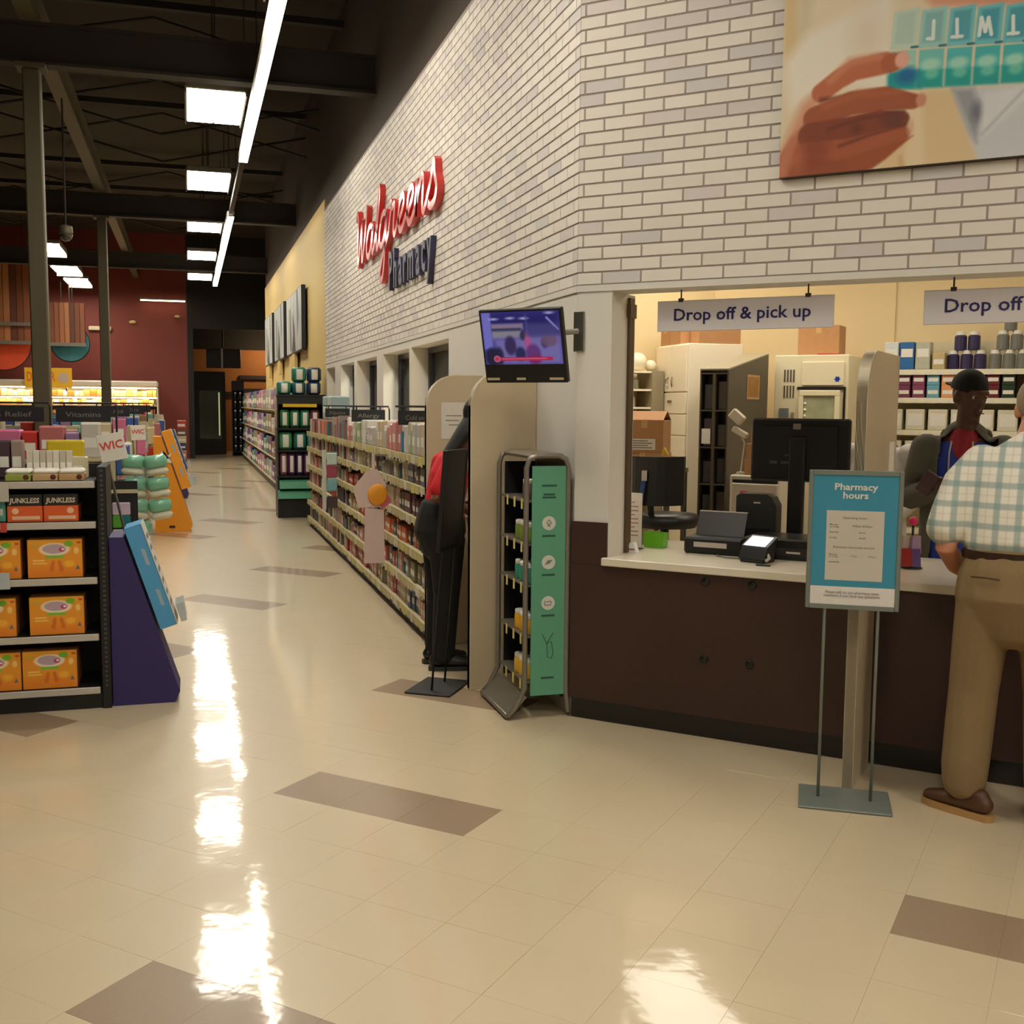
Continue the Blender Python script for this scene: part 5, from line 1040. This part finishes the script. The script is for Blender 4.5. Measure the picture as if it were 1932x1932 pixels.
t = thing('hook_panel', 'black hook panel of green and lilac packs below the hanging bags', 'panel', (-.50, 8.12, 0)); MB().box(-.07, .14, 0, .02, .5, 1.05).build('panel', BMET, t); MB().box(-.07, .14, -.02, -.001, .965, .99).build('rail', GON, t); MB().tube([(.03, .01, .52), (.03, .01, .0016)], .01, 6).build('foot', BMET, t)
for k, z in enumerate((.72, .53)): MB().box(-.03, .09, -.03, -.002, z + .09, z + .18, bev=.006).build('lilac_pack', pm('lilac pack', (186, 170, 190), .4), t); MB().box(-.03, .03, -.03, -.002, z, z + .088, bev=.006).build('green_pack', pm('leaf green pack', (80, 150, 50), .4), t); MB().box(.032, .09, -.03, -.002, z, z + .088, bev=.006).build('teal_pack', pm('deep teal pack', (20, 110, 116), .4), t)
def wtag(lb, loc, ry, sc, c):
    t = thing('shelf_flag', lb, 'tag', loc); t.rotation_euler = (0, ry, 0); MB().box(-.075 * sc, .075 * sc, -.003, .003, -.16 * sc, .0, bev=.002).build('card', pm('white paper', (222, 216, 204), .7), t); text('lettering', 'WIC', pm('red print ink', (206, 70, 56), .6), t, (0, -.0042, -.09 * sc), UPR, h=.045 * sc, bold=.02); MB().box(-.01, .01, .003, .1, -.012, -.004).build('clip', SILV, t); MB().tube([(-.05, .1, .0), (-.05, .1, -1.41)], .008, 6).build('post', SILV, t)
wtag('large white tag with red WIC print beside the black unit post', (-.45, 6.75, 1.42), -.2, 1.0, 0); wtag('smaller white tag with red WIC print further down the row', (-.40, 9.3, 1.42), -.05, .75, 0)
# stacked packs far down the left side
for k, (z, c, n_) in enumerate(((.0016, (40, 50, 96), 'navy'), (.31, (40, 50, 96), 'navy'), (.62, (190, 130, 110), 'tan'), (.78, (60, 56, 90), 'dark blue'), (.9, (196, 186, 150), 'cream'), (1.03, (110, 80, 66), 'brown'), (1.15, (190, 70, 50), 'red'))):
    h = (.308, .308, .158, .118, .128, .118, .15)[k]; put('stacked_carton', unit, '%s carton in the stack by the far purple wedge, %s from floor' % (n_, ORD[k]), 'carton', (-.13, 20.0, z), 0, c, 'stacked cartons by the far wedge').scale = (.16, .2, h)
# ---- chilled case, wooden panels, wall details
t = thing('chilled_case', 'long open chilled case with bright shelves along the red wall', 'chilled case', (-.80, 31.6, 0)); L = 11; CW = pm('case grey white', (196, 186, 168), .5)
MB().box(-L, 0, .0, 1.1, 2.02, 2.2, bev=.04).build('canopy', CW, t); MB().box(-L, 0, .9, 1.1, .0016, 2.015).build('back_panel', CW, t); MB().box(-L, 0, 0, .9, .0016, .55, bev=.03).build('tub', pm('case dark tub', (40, 34, 30), .5), t); MB().box(-.04, .0, 0, .9, .56, 2.015).build('end_panel', CW, t)
for z in (.9, 1.25, 1.54, 1.78): MB().box(-L + .02, -.05, .25, .9, z - .03, z).build('shelf', CW, t)
LC = emi('case tube glow', (1, .76, .42), 42)
for z in (2.018, 1.748): MB().box(-L + .02, -.05, .26, .31, z - .022, z).build('light_tube', LC, t)
mb = MB(); rnd = random.Random(3)
for z in (.56, .9008, 1.2508, 1.5408, 1.7808):
    x = -L + .1
    while x < -.15:
        w_ = rnd.uniform(.09, .16); mb.box(x, x + w_, .36, .8, z, z + rnd.uniform(.13, .19)); x += w_ + .01
tag(mb.build('chilled_packs', objcol('chilled packs', .4, [(236, 190, 110), (240, 220, 170), (226, 150, 90), (240, 230, 210), (210, 120, 60)]), None, loc=(-.80, 31.6, 0)), 'rows of bright packages in the chilled case', 'packages', None, 'stuff')
t = thing('dinner_sign', 'yellow sign reading DINNER with a grey disc above the chilled case', 'sign', (-4.15, 31.44, 1.99)); MB().box(0, 1.17, -.02, .02, .0, .52, bev=.005).build('board', pm('yellow sign', (226, 176, 30), .5), t)
text('lettering', 'DINNER', pm('orange letters', (220, 100, 20), .5), t, (.40, -.023, .17), UPR, h=.24, width=.70, bold=.02); MB().lathe([(.14, 0), (.14, .01)], n=20).build('disc', pm('grey disc', (186, 168, 150), .5), t, False, (.96, -.022, .26), (PI / 2, 0, 0)); MB().box(.1, .14, .02, .2, -.0, .02).box(1.0, 1.04, .02, .15, -.1, .1).build('foot', SILV, t)
WD = [(120, 68, 40), (156, 96, 56), (96, 52, 34), (140, 80, 50), (170, 112, 70)]
def slats(label, x0, x1, z0, z1, y, n):
    t = thing('wood_panel', label, 'wall panel', (x0, y, z0)); w_ = (x1 - x0) / n; rnd = random.Random(n)
    for k in range(n): MB().box(.006, w_ - .006, -.03 - rnd.random() * .02, .0, 0, z1 - z0).build('slat', pm('wood slat %d' % (k * 3 % 5), WD[k * 3 % 5], .55, var=.25, sc=3), t, loc=(k * w_, 0, 0))
    MB().box(0, x1 - x0, .001, .06, .02, z1 - z0 - .02).build('backing', pm('dark backing', (40, 30, 24), .7), t); MB().box(-.02, x1 - x0 + .02, -.09, -.06, .0 - .06, .03).build('bottom_rail', pm('grey rail', (130, 120, 110), .4, .4), t)
    for q in (.3, x1 - x0 - .3): MB().box(q - .02, q + .02, .06, y and .1, z1 - z0 - .3, z1 - z0 - .1).build('wall_bracket', SILV, t); MB().tube([(q, .03, z1 - z0 - .03), (q, .03, 6.4 - z0)], .01, 5).build('cable', bar, t)
slats('large brown wood slat panel high at the far left', -6.6, -3.74, 3.15, 5.13, 31.0, 18); slats('smaller brown wood slat panel beside the column', -3.45, -2.58, 3.13, 4.2, 31.0, 7)
tag(MB().box(-6.6, -3.7, -.14, -.08, 0, .09).build('metal_rail', pm('grey rail', (130, 120, 110), .4, .4), None, loc=(0, 30.96, 3.56)), 'grey metal rail across the large wood panel', 'rail')
def disc(label, x, z, r, c):
    t = thing('round_sign', label, 'sign', (x, 31.3, z)); MB().lathe([(r, 0), (r, .05)], n=28).build('disc', pm('disc ' + label[:8], c, .6, var=.35, sc=2.5), t, False, (0, 0, 0), (PI / 2, 0, 0)); MB().lathe([(r + .03, 0), (r + .03, .02)], n=28).build('rim', pm('dark backing', (40, 30, 24), .7), t, False, (0, .021, 0), (PI / 2, 0, 0)); MB().tube([(0, .03, 0), (0, .03, 6.4 - z)], .01, 5).build('cable', bar, t)
disc('orange round sign hanging under the large wood panel', -4.62, 3.10, .66, (206, 74, 36)); disc('teal round sign hanging under the smaller wood panel', -2.98, 3.16, .47, (44, 110, 118))
for k, (x, z, wd_, lb) in enumerate(((-1.481, 3.88, .10, 'small pale wall fitting high on the red wall'), (-.26, 4.07, .08, 'tiny grey wall fitting near the right end of the red wall'))): tag(MB().ball((0, 0, 0), wd_, .05, wd_ * .5, 12, 8).build('wall_fitting', pm('pale fitting', (190, 170, 110), .5), None, True, (x, 32.94, z)), lb, 'fitting')
tag(MB().box(-.3, .3, -.05, .05, -.06, .06, bev=.02).build('wall_lamp_box', pm('pale slot', (196, 180, 150), .5), None, loc=(-2.35, 32.94, 3.68)), 'pale box lamp on the red wall beside the wood panel', 'lamp')
t = thing('tube_light', 'warm tube light across the top of the red wall', 'light', (-.64, 32.7, 4.47)); MB().box(-.62, .62, -.05, .05, .03, .07).build('housing', HOUS, t); MB().box(-.6, .6, -.03, .03, .0, .029).build('tube', emi('warm tube', (1, .8, .5), 9), t); MB().box(-.03, .03, .05, .299, .03, .07).build('arm', HOUS, t)
t = thing('drink_cooler', 'black upright drink cooler with lit glass door in the dark corner', 'cooler', (.14, 35.5, 0)); MB().box(-.02, .98, .04, .7, .0016, 2.6, bev=.02).build('body', BLK, t); d = MB().box(.04, .92, .0, .035, .25, 2.2).build('door', BLK, t)
MB().box(.18, .84, -.006, -.001, .50, 2.0).build('glass_pane', pm('cooler glass picture', (44, 50, 34), .12, var=.5, sc=5, emit=.05), d); MB().box(.76, .80, -.009, -.0065, .6, 1.95).build('light_tube', emi('cooler glow', (.8, .8, .4), .5), d)
t = thing('ceiling_screen', 'dark hanging screen box with a pale edge in the back corner', 'screen', (1.1, 36.5, 2.75)); MB().box(-.52, .55, 0, .4, 0, .6, bev=.01).build('casing', pm('dark maroon casing', (34, 22, 20), .5), t); MB().box(-.07, -.01, -.02, -.001, -.02, .62).build('pale_edge', PWH, t); MB().tube([(0, .2, .6), (0, .2, 3.65)], .03, 6).build('hanger', BLK, t)
for k, (x, z) in enumerate(((2.1, 2.48), (2.0, 2.04), (1.6, 1.93))): tag(MB().box(-.45, .45, 0, .1, -.07, .07, bev=.01).build('wall_plaque', pm('dark maroon casing', (34, 22, 20), .5), None, loc=(x, 37.89, z)), '%s long dark plaque on the ochre wall in the back corner' % ORD[k], 'plaque')
lr = bpy.data.lights.new('corner_lamp', 'POINT'); lr.energy = 90; lr.color = (1, .7, .4); lr.shadow_soft_size = .2; lo = bpy.data.objects.new('corner_lamp', lr); COL.objects.link(lo); lo.location = (2.6, 36.8, 3.3)
# ================================================================== PEOPLE
def fused(name, mb, mat, parent=None, voxel=.008, it=6, cut=None, solid=0):
    me = mb.mesh(name, mat); o = bpy.data.objects.new(name, me); COL.objects.link(o)
    m = o.modifiers.new('r', 'REMESH'); m.mode = 'VOXEL'; m.voxel_size = voxel; m.use_smooth_shade = True
    m = o.modifiers.new('s', 'SMOOTH'); m.factor = .5; m.iterations = it
    dg = bpy.context.evaluated_depsgraph_get(); dg.update(); m2 = bpy.data.meshes.new_from_object(o.evaluated_get(dg)); o.modifiers.clear(); o.data = m2
    if not m2.materials: m2.materials.append(mat)
    if cut:
        bm = bmesh.new(); bm.from_mesh(m2); bmesh.ops.delete(bm, geom=[f for f in bm.faces if cut(f.calc_center_median())], context='FACES'); bm.to_mesh(m2); bm.free()
    m2.polygons.foreach_set('use_smooth', [True] * len(m2.polygons))
    if solid: s_ = o.modifiers.new('t', 'SOLIDIFY'); s_.thickness = solid; s_.offset = 1
    if parent: o.parent = parent
    return o
def hand(mb, wr, d, side, pn, curl=.6, sgn=1):
    "wr wrist point, d finger direction, side across the knuckles, pn palm side; sgn: thumb on +side or -side"
    wr, d, side, pn = [Vector(q) for q in (wr, d, side, pn)]; d.normalize(); side.normalize(); pn.normalize()
    pe = wr + d * .092
    mb.limb([(*(wr - d * .01), .028, .020), (*(wr + d * .035), .036, .017), (*(wr + d * .08), .042, .015)], side)
    for k, (o_, L) in enumerate(((-.031, .068), (-.011, .078), (.010, .073), (.030, .056))):
        o_ *= -sgn; p0 = pe + side * o_ - d * .012; a = curl * (.8 + .12 * k)
        d1 = d * math.cos(a * .5) + pn * math.sin(a * .5); d2 = d * math.cos(a * 1.3) + pn * math.sin(a * 1.3); d3 = d * math.cos(a * 2) + pn * math.sin(a * 2)
        p1 = p0 + d1 * L * .45; p2 = p1 + d2 * L * .33; p3 = p2 + d3 * L * .25
        mb.limb([(*p0, .0098), (*p1, .0094), (*p2, .0086), (*p3, .0076)], side, 8)
    t0 = wr + d * .02 + side * .03 * sgn; t1 = t0 + (d * .6 + side * sgn * .75 + pn * .2).normalized() * .042; t2 = t1 + (d * .9 + side * sgn * .25 + pn * .35).normalized() * .035
    mb.limb([(*t0, .014), (*t1, .0115), (*t2, .009)], d, 8)
def head(c, rz=0, tilt=0, rx=0):
    "head with brow, nose, lips, jaw and ears, facing +y before it is turned"
    h = MB(); h.ball((0, -.012, .025), .076, .096, .10, 18, 12); h.limb([(0, .02, .02, .068, .075), (0, .028, -.05, .058, .062), (0, .045, -.10, .034, .036)], n=14)
    h.limb([(0, .082, .018, .010, .010), (0, .098, -.02, .015, .014)], n=8).ball((0, .088, -.058), .026, .014, .009, 10, 6).ball((0, .088, -.070), .022, .013, .008, 10, 6).limb([(-.045, .07, .033, .014, .012), (0, .082, .036, .012, .012), (.045, .07, .033, .014, .012)], (0, 0, 1), 8)
    for s_ in (-1, 1): h.ball((s_ * .078, -.005, -.005), .012, .020, .032, 8, 8)
    M = Matrix.Translation(c) @ Euler((tilt, rx, rz)).to_matrix().to_4x4(); h.xf(M); return h, M
def add(a, b):
    k = len(a.v); a.v += b.v; a.f += [tuple(q + k for q in f) for f in b.f]; a.mi += b.mi; return a
def face(p, M, iris=(40, 26, 18)):
    for s_ in (-1, 1):
        e = MB().ball((s_ * .031, .079, .014), .0125, .008, .009, 10, 8); e.xf(M); o = e.build('eye', pm('eye white', (214, 206, 196), .3), p, True)
        e = MB().ball((s_ * .031, .0855, .014), .0058, .003, .0058, 8, 6); e.xf(M); e.build('iris', pm('dark iris', iris, .2), o, True)
    e = MB().limb([(-.024, .100, -.064, .003, .002), (0, .1035, -.0635, .003, .002), (.024, .100, -.064, .003, .002)], (0, 0, 1), 6); e.xf(M); e.build('mouth', pm('lip line', (86, 40, 36), .5), p, True)
def shoe(p, ankle, dr, mat, sole, L=.275, up=0):
    d = Vector((*dr, 0)).normalized(); a = Vector(ankle); a.z = 0; s_ = Vector((-d.y, d.x, 0)); q = lambda f, z: a + d * f + Vector((0, 0, z))
    b = MB(); b.limb([(*q(-.055, .062), .036, .036), (*q(.03, .062), .040, .040), (*q(.11, .052), .046, .030), (*q(.185, .042), .040, .02)], s_).limb([(*q(-.03, .055), .036, .042), (*q(-.03, .09), .037, .042)], s_)
    o = fused('shoe', b, mat, p, .007, 4)
    b = MB(); pts = []
    for f, w_ in ((-.09, .012), (-.075, .03), (0, .037), (.08, .046), (.15, .044), (.2, .028), (.215, .008)): pts.append((f, w_))
    pl = [(a + d * f + s_ * w_) for f, w_ in pts] + [(a + d * f - s_ * w_) for f, w_ in reversed(pts)]
    b.prism([(v.x, v.y) for v in pl], .002, .028, 'z'); b.build('sole', sole, o)
def person(label, loc, rz, mb, skin, voxel=.0065):
    o = fused('person', mb, skin, None, voxel, 4); o.location = loc; o.rotation_euler = (0, 0, rz); return tag(o, label, 'person')
def legs(b, x, hip, kn, an, r=(.075, .052, .036)):
    for s_ in (-1, 1): b.limb([(s_ * x, 0, hip, r[0], r[0]), (s_ * kn[0], kn[1], kn[2], r[1], r[1]), (s_ * an[0], an[1], an[2], r[2], r[2])], n=12)
# plaid shirt
def plaid():
    m, n, b = nt('plaid cotton'); tx = n.nodes.new('ShaderNodeTexCoord'); sp = n.nodes.new('ShaderNodeSeparateXYZ'); n.links.new(tx.outputs['Object'], sp.inputs[0])
    def band(o, per, wd, off=0):
        a = n.nodes.new('ShaderNodeMath'); a.operation = 'MULTIPLY_ADD'; a.inputs[1].default_value = 1 / per; a.inputs[2].default_value = off; n.links.new(o, a.inputs[0])
        p = n.nodes.new('ShaderNodeMath'); p.operation = 'PINGPONG'; p.inputs[1].default_value = .5; n.links.new(a.outputs[0], p.inputs[0])
        r = n.nodes.new('ShaderNodeMapRange'); r.inputs[1].default_value = wd - .05; r.inputs[2].default_value = wd + .03; r.inputs[3].default_value = 1; r.inputs[4].default_value = 0; n.links.new(p.outputs[0], r.inputs[0]); return r.outputs[0]
    def mixc(base, fac, col, k):
        f = n.nodes.new('ShaderNodeMath'); f.operation = 'MULTIPLY'; f.inputs[1].default_value = k; n.links.new(fac, f.inputs[0]); x = n.nodes.new('ShaderNodeMix'); x.data_type = 'RGBA'; n.links.new(f.outputs[0], x.inputs[0])
        if isinstance(base, tuple): x.inputs[6].default_value = (*lin(base), 1)
        else: n.links.new(base, x.inputs[6])
        x.inputs[7].default_value = (*lin(col), 1); return x.outputs[2]
    c = mixc((232, 226, 210), band(sp.outputs[0], .078, .16), (122, 152, 150), .62); c = mixc(c, band(sp.outputs[2], .078, .16, .2), (122, 152, 150), .62); c = mixc(c, band(sp.outputs[0], .078, .03, .5), (180, 150, 120), .4); c = mixc(c, band(sp.outputs[2], .078, .03, .7), (180, 150, 120), .35)
    n.links.new(c, b.inputs['Base Color']); b.inputs['Roughness'].default_value = .8; return m
# customer seen from behind
SK1 = pm('light skin', (196, 132, 100), .5, var=.06); b = MB(); hd, M = head((.03, .26, 1.60), 0.15, -.25)
add(b, hd); b.limb([(0, .14, 1.42, .062, .06), (.015, .2, 1.50, .056, .056), (.028, .235, 1.56, .054, .056)]); b.limb([(0, 0, .98, .16, .11), (0, .03, 1.12, .165, .115), (0, .10, 1.32, .17, .11), (0, .135, 1.41, .12, .07)])
legs(b, .095, .93, (.135, .0, .5), (.15, -.03, .11))
for s_ in (-1, 1):
    b.limb([(s_ * .17, .125, 1.39, .052, .052), (s_ * .245, .04, 1.18, .044, .046), (s_ * .262, .0, 1.055, .042, .044), (s_ * .235, .13, .975, .040, .042), (s_ * .185, .30, .905, .027, .030)])
    hand(b, (s_ * .182, .305, .903), (-s_ * .35, 1, -.12), (1, s_ * .3, 0), (0, -.1, -1), .25, -s_)
man = person('older man in a plaid shirt and khaki trousers leaning on the counter, seen from behind', FW(2.08, -.40, 0), F45, b, SK1); face(man, M)
b = MB().limb([(0, .02, 1.035, .185, .125), (0, .02, 1.07, .205, .145), (0, .05, 1.18, .212, .150), (0, .10, 1.30, .212, .140), (0, .135, 1.39, .185, .105), (0, .15, 1.445, .10, .075), (0.01, .165, 1.465, .066, .06)])
for s_ in (-1, 1): b.limb([(s_ * .15, .125, 1.39, .08, .08), (s_ * .215, .085, 1.30, .085, .085), (s_ * .25, .04, 1.20, .078, .084), (s_ * .27, .01, 1.125, .074, .082)])
PLD = plaid(); fused('shirt', b, PLD, man, .009, 4)
b = MB().limb([(0, .015, 1.045, .19, .13), (0, -.0, .96, .215, .16), (0, -.02, .87, .222, .165), (0, -.01, .80, .20, .14)])
for s_ in (-1, 1): b.limb([(s_ * .112, -.005, .86, .105, .13), (s_ * .122, 0, .68, .102, .115), (s_ * .135, .0, .5, .094, .10), (s_ * .145, -.015, .30, .092, .098), (s_ * .15, -.03, .19, .09, .096), (s_ * .15, -.03, .125, .084, .092)])
KH = pm('khaki twill', (134, 110, 74), .85, var=.08, sc=90); tr = fused('trousers', b, KH, man, .009, 4)
bw = MB(); pts = [(.196 * math.cos(a), .016 + .136 * math.sin(a), 1.042) for a in np.linspace(0, 2 * PI, 40)[:-1]]
k0 = len(pts)
for p in pts: bw.v += [(p[0], p[1], 1.024), (p[0], p[1], 1.058)]
for i in range(k0): j = (i + 1) % k0; bw.f.append((2 * i, 2 * j, 2 * j + 1, 2 * i + 1)); bw.mi.append(0)
o = bw.build('belt', pm('dark brown leather', (52, 30, 20), .4), man); sm = o.modifiers.new('t', 'SOLIDIFY'); sm.thickness = .008; sm.offset = 1
for s_ in (-1, 1): MB().limb([(s_ * .05, -.178, .965, .003, .004), (s_ * .10, -.168, .968, .003, .004), (s_ * .15, -.142, .965, .003, .004)], (0, 1, 0), 6).build('pocket_seam', pm('dark khaki seam', (84, 62, 40), .9), tr, True)
hb = MB().ball((0, -.026, .035), .084, .098, .098, 18, 12); hb.xf(M); fused('hair', hb, pm('grey blond hair', (150, 132, 108), .8, var=.2, sc=60), man, .008, 4, None)
SHB, SOL = pm('brown leather shoe', (84, 52, 30), .5), pm('tan shoe sole', (176, 136, 82), .6)
shoe(man, (-.115, -.065, 0), (-.86, .40), SHB, SOL); shoe(man, (.16, -.03, 0), (.35, .93), SHB, SOL)
# pharmacist behind the counter
SK2 = pm('dark brown skin', (74, 46, 34), .5, var=.06); b = MB(); hd, M = head((-.02, .03, 1.665), .7, -.22)
add(b, hd); b.limb([(0, 0, 1.44, .062, .06), (-.01, .012, 1.52, .056, .056), (-.018, .022, 1.60, .056, .058)]); b.limb([(0, 0, .98, .15, .105), (0, 0, 1.12, .15, .105), (0, 0, 1.32, .165, .11), (0, 0, 1.43, .12, .07)])
legs(b, .095, .93, (.11, 0, .5), (.12, -.02, .11))
R_, L_ = ((.18, 0, 1.40), (.245, .0, 1.14), (.10, .225, 1.205)), ((-.18, 0, 1.40), (-.25, .02, 1.14), (-.06, .24, 1.19))
for (sh, el, wr), s_ in ((R_, 1), (L_, -1)):
    b.limb([(*sh, .052, .052), (*el, .044, .046), (*wr, .027, .03)])
    dd = (Vector(wr) - Vector(el)).normalized(); hand(b, Vector(wr) + dd * .005, dd, (0, .5, 1), (-s_ * .4, .4, -.6), .9, 1)
emp = person('pharmacy worker in black cap, grey hooded jacket and blue tunic behind the worktop', FW(1.72, 1.03, 0), F45 + PI, b, SK2); face(emp, M)
b = MB().limb([(0, 0, .80, .185, .135), (0, 0, .98, .18, .13), (0, 0, 1.15, .178, .128), (0, 0, 1.32, .18, .125), (0, -.0, 1.42, .14, .09), (0, 0, 1.45, .08, .07)]); fused('tunic', b, pm('royal blue tunic', (34, 54, 140), .8), emp, .009, 4)
b = MB().limb([(0, .03, 1.36, .07, .09), (0, .015, 1.43, .085, .078), (0, .005, 1.475, .072, .068)]); fused('red_collar', b, pm('dark red undershirt', (140, 26, 36), .8), emp, .008, 4)
b = MB().limb([(0, -.01, .82, .205, .15), (0, -.01, 1.0, .2, .146), (0, -.01, 1.2, .198, .142), (0, -.01, 1.34, .2, .136), (0, -.01, 1.42, .165, .102), (0, -.02, 1.47, .105, .085)])
for sh, el, wr in (R_, L_):
    wv = Vector(wr) * .86 + Vector(el) * .14; b.limb([(*sh, .078, .08), (*(Vector(sh) * .5 + Vector(el) * .5), .072, .074), (*el, .064, .068), (*wv, .046, .05)])
HOOD = pm('grey green fleece', (82, 78, 66), .9, var=.12, sc=60); fused('jacket', b, HOOD, emp, .009, 4, lambda c: c.y > .045 and -.17 < c.x < .105 + max(0, 1.42 - c.z) * .05 and c.z < 1.5 and c.y < .2, .005)
b = MB().limb([(-.10, -.07, 1.47, .035, .03), (0, -.105, 1.46, .045, .035), (.10, -.07, 1.47, .035, .03)], (0, 0, 1)); fused('hood', b, HOOD, emp, .009, 4)
for s_ in (-1, 1): MB().tube([(s_ * .05, .10, 1.44), (s_ * .055, .135, 1.38), (s_ * .055, .142, 1.25)], .004, 6).build('drawstring', pm('pale cord', (170, 160, 150), .7), emp)
b = MB().limb([(0, -.005, .96, .175, .125), (0, -.01, .85, .18, .13)])
for s_ in (-1, 1): b.limb([(s_ * .1, 0, .86, .09, .1), (s_ * .11, 0, .5, .075, .08), (s_ * .12, -.02, .1, .065, .075)])
fused('trousers', b, pm('dark navy trousers', (22, 26, 52), .85), emp, .01, 4)
hb = MB().ball((0, -.018, .045), .086, .104, .095, 18, 12); hb.xf(M); MI = M.inverted(); fused('cap', hb, pm('black knit cap', (16, 18, 16), .9), emp, .008, 3, lambda c: (MI @ c).z < .035)
bl = MB().prism([(-.06, -.07), (.06, -.07), (.05, -.155), (0, -.172), (-.05, -.155)], .035, .043, 'z'); bl.xf(M); bl.build('cap_bill', pm('black knit cap', (16, 18, 16), .9), emp)
for s_ in (-1, 1): shoe(emp, (s_ * .12, -.02, 0), (s_ * .2, 1), BLACK, DGREY)
ph = MB().box(-.035, .035, -.005, .005, -.07, .07, bev=.004).build('wallet', pm('dark maroon leather', (60, 34, 34), .5), None, loc=FW(1.585, .755, 1.235), rot=(.5, .6, F45)); tag(ph, 'dark folded wallet held in the pharmacy worker\'s hand', 'wallet')
# colleague behind the divider
b = MB(); hd, M = head((0, .02, 1.60), .5, -.1); add(b, hd); b.limb([(0, 0, 1.38, .055, .054), (0, .01, 1.46, .05, .05), (0, .014, 1.54, .05, .052)]); b.limb([(0, 0, .92, .14, .1), (0, 0, 1.1, .135, .095), (0, 0, 1.26, .145, .1), (0, 0, 1.37, .11, .065)]); legs(b, .09, .88, (.1, 0, .47), (.11, -.02, .11))
AR = (((.165, 0, 1.34), (.21, -.01, 1.08), (.12, .19, .98)), ((-.165, 0, 1.34), (-.21, -.01, 1.08), (-.12, .19, .98)))
for (sh, el, wr), s_ in zip(AR, (1, -1)):
    b.limb([(*sh, .046, .046), (*el, .039, .04), (*wr, .025, .027)]); dd = (Vector(wr) - Vector(el)).normalized(); hand(b, Vector(wr) + dd * .005, dd, (0, .5, 1), (-s_ * .6, .2, -.4), .6, 1)
col = person('colleague in a white coat half hidden behind the counter divider', FW(1.20, 1.62, 0), F45 + PI, b, pm('brown skin', (110, 74, 56), .5)); face(col, M)
b = MB().limb([(0, 0, .62, .19, .14), (0, 0, .9, .17, .125), (0, 0, 1.1, .16, .115), (0, 0, 1.26, .168, .118), (0, 0, 1.36, .135, .085), (0, 0, 1.395, .08, .07)])
for sh, el, wr in AR: b.limb([(*sh, .07, .07), (*el, .058, .06), (*wr, .044, .046)])
fused('coat', b, pm('white lab coat', (214, 210, 206), .8), col, .009, 4)
b = MB()
for s_ in (-1, 1): b.limb([(s_ * .09, 0, .80, .085, .09), (s_ * .1, 0, .47, .07, .075), (s_ * .11, -.02, .1, .06, .07)])
fused('trousers', b, pm('dark navy trousers', (22, 26, 52), .85), col, .01, 4)
hb = MB().ball((0, -.03, .03), .088, .10, .10, 18, 12).limb([(0, -.06, .02, .08, .055), (0, -.07, -.10, .07, .045)]); hb.xf(M); fused('hair', hb, pm('black hair', (14, 11, 10), .6, var=.3, sc=80), col, .008, 4)
for s_ in (-1, 1): shoe(col, (s_ * .11, -.02, 0), (s_ * .2, 1), BLACK, DGREY)
# woman in the booth
b = MB(); hd, M = head((0, .25, 1.525), 0, -.15); add(b, hd); b.limb([(0, .07, 1.28, .056, .054), (0, .13, 1.36, .052, .052), (0, .20, 1.45, .05, .052)]); b.limb([(0, 0, .88, .155, .115), (0, .01, 1.02, .14, .10), (0, .04, 1.18, .15, .105), (0, .06, 1.28, .115, .07)]); legs(b, .09, .84, (.095, 0, .45), (.10, -.02, .105))
AR = (((.165, .03, 1.25), (.20, -.085, 1.06), (.16, .11, .985)), ((-.165, .04, 1.25), (-.20, -.0, 1.05), (-.13, .14, .98)))
for (sh, el, wr), s_ in zip(AR, (1, -1)):
    b.limb([(*sh, .05, .05), (*el, .042, .043), (*wr, .026, .028)]); dd = (Vector(wr) - Vector(el)).normalized(); hand(b, Vector(wr) + dd * .005, dd, (0, .4, 1), (-s_ * .8, .2, -.2), .6, 1)
wo = person('woman with long black hair in a red top and black trousers between the partitions', (1.47, 6.42, 0), FX, b, pm('warm brown skin', (116, 74, 54), .5)); face(wo, M)
b = MB().limb([(0, 0, .90, .175, .135), (0, .01, 1.02, .16, .12), (0, .04, 1.18, .165, .122), (0, .055, 1.27, .14, .09), (0, .075, 1.30, .075, .065)])
for sh, el, wr in AR: b.limb([(*sh, .074, .076), (*(Vector(sh) * .45 + Vector(el) * .55), .066, .07), (*(Vector(sh) * .22 + Vector(el) * .78), .062, .066)])
fused('red_top', b, pm('bright red top', (196, 24, 34), .8), wo, .009, 4)
b = MB().limb([(0, -.01, .95, .182, .142), (0, -.02, .84, .195, .16), (0, -.01, .76, .18, .13)])
for s_ in (-1, 1): b.limb([(s_ * .1, 0, .80, .10, .115), (s_ * .1, 0, .45, .072, .08), (s_ * .10, -.02, .08, .06, .07)])
fused('black_trousers', b, pm('black trousers', (12, 12, 13), .85), wo, .01, 4)
hb = MB().ball((0, -.028, .03), .09, .104, .104, 18, 12); hb.xf(M); hb.limb([(0, .19, 1.53, .085, .05), (0, .13, 1.44, .09, .05), (.0, .07, 1.35, .085, .045), (.0, .01, 1.27, .075, .035), (0, -.03, 1.20, .05, .022)]); fused('hair', hb, pm('black hair', (14, 11, 10), .6, var=.3, sc=80), wo, .008, 4, lambda c: (M.inverted() @ c).y > .065 and (M.inverted() @ c).z < .075)
for s_ in (-1, 1): shoe(wo, (s_ * .10, -.02, 0), (s_ * .15, 1), BLACK, DGREY)
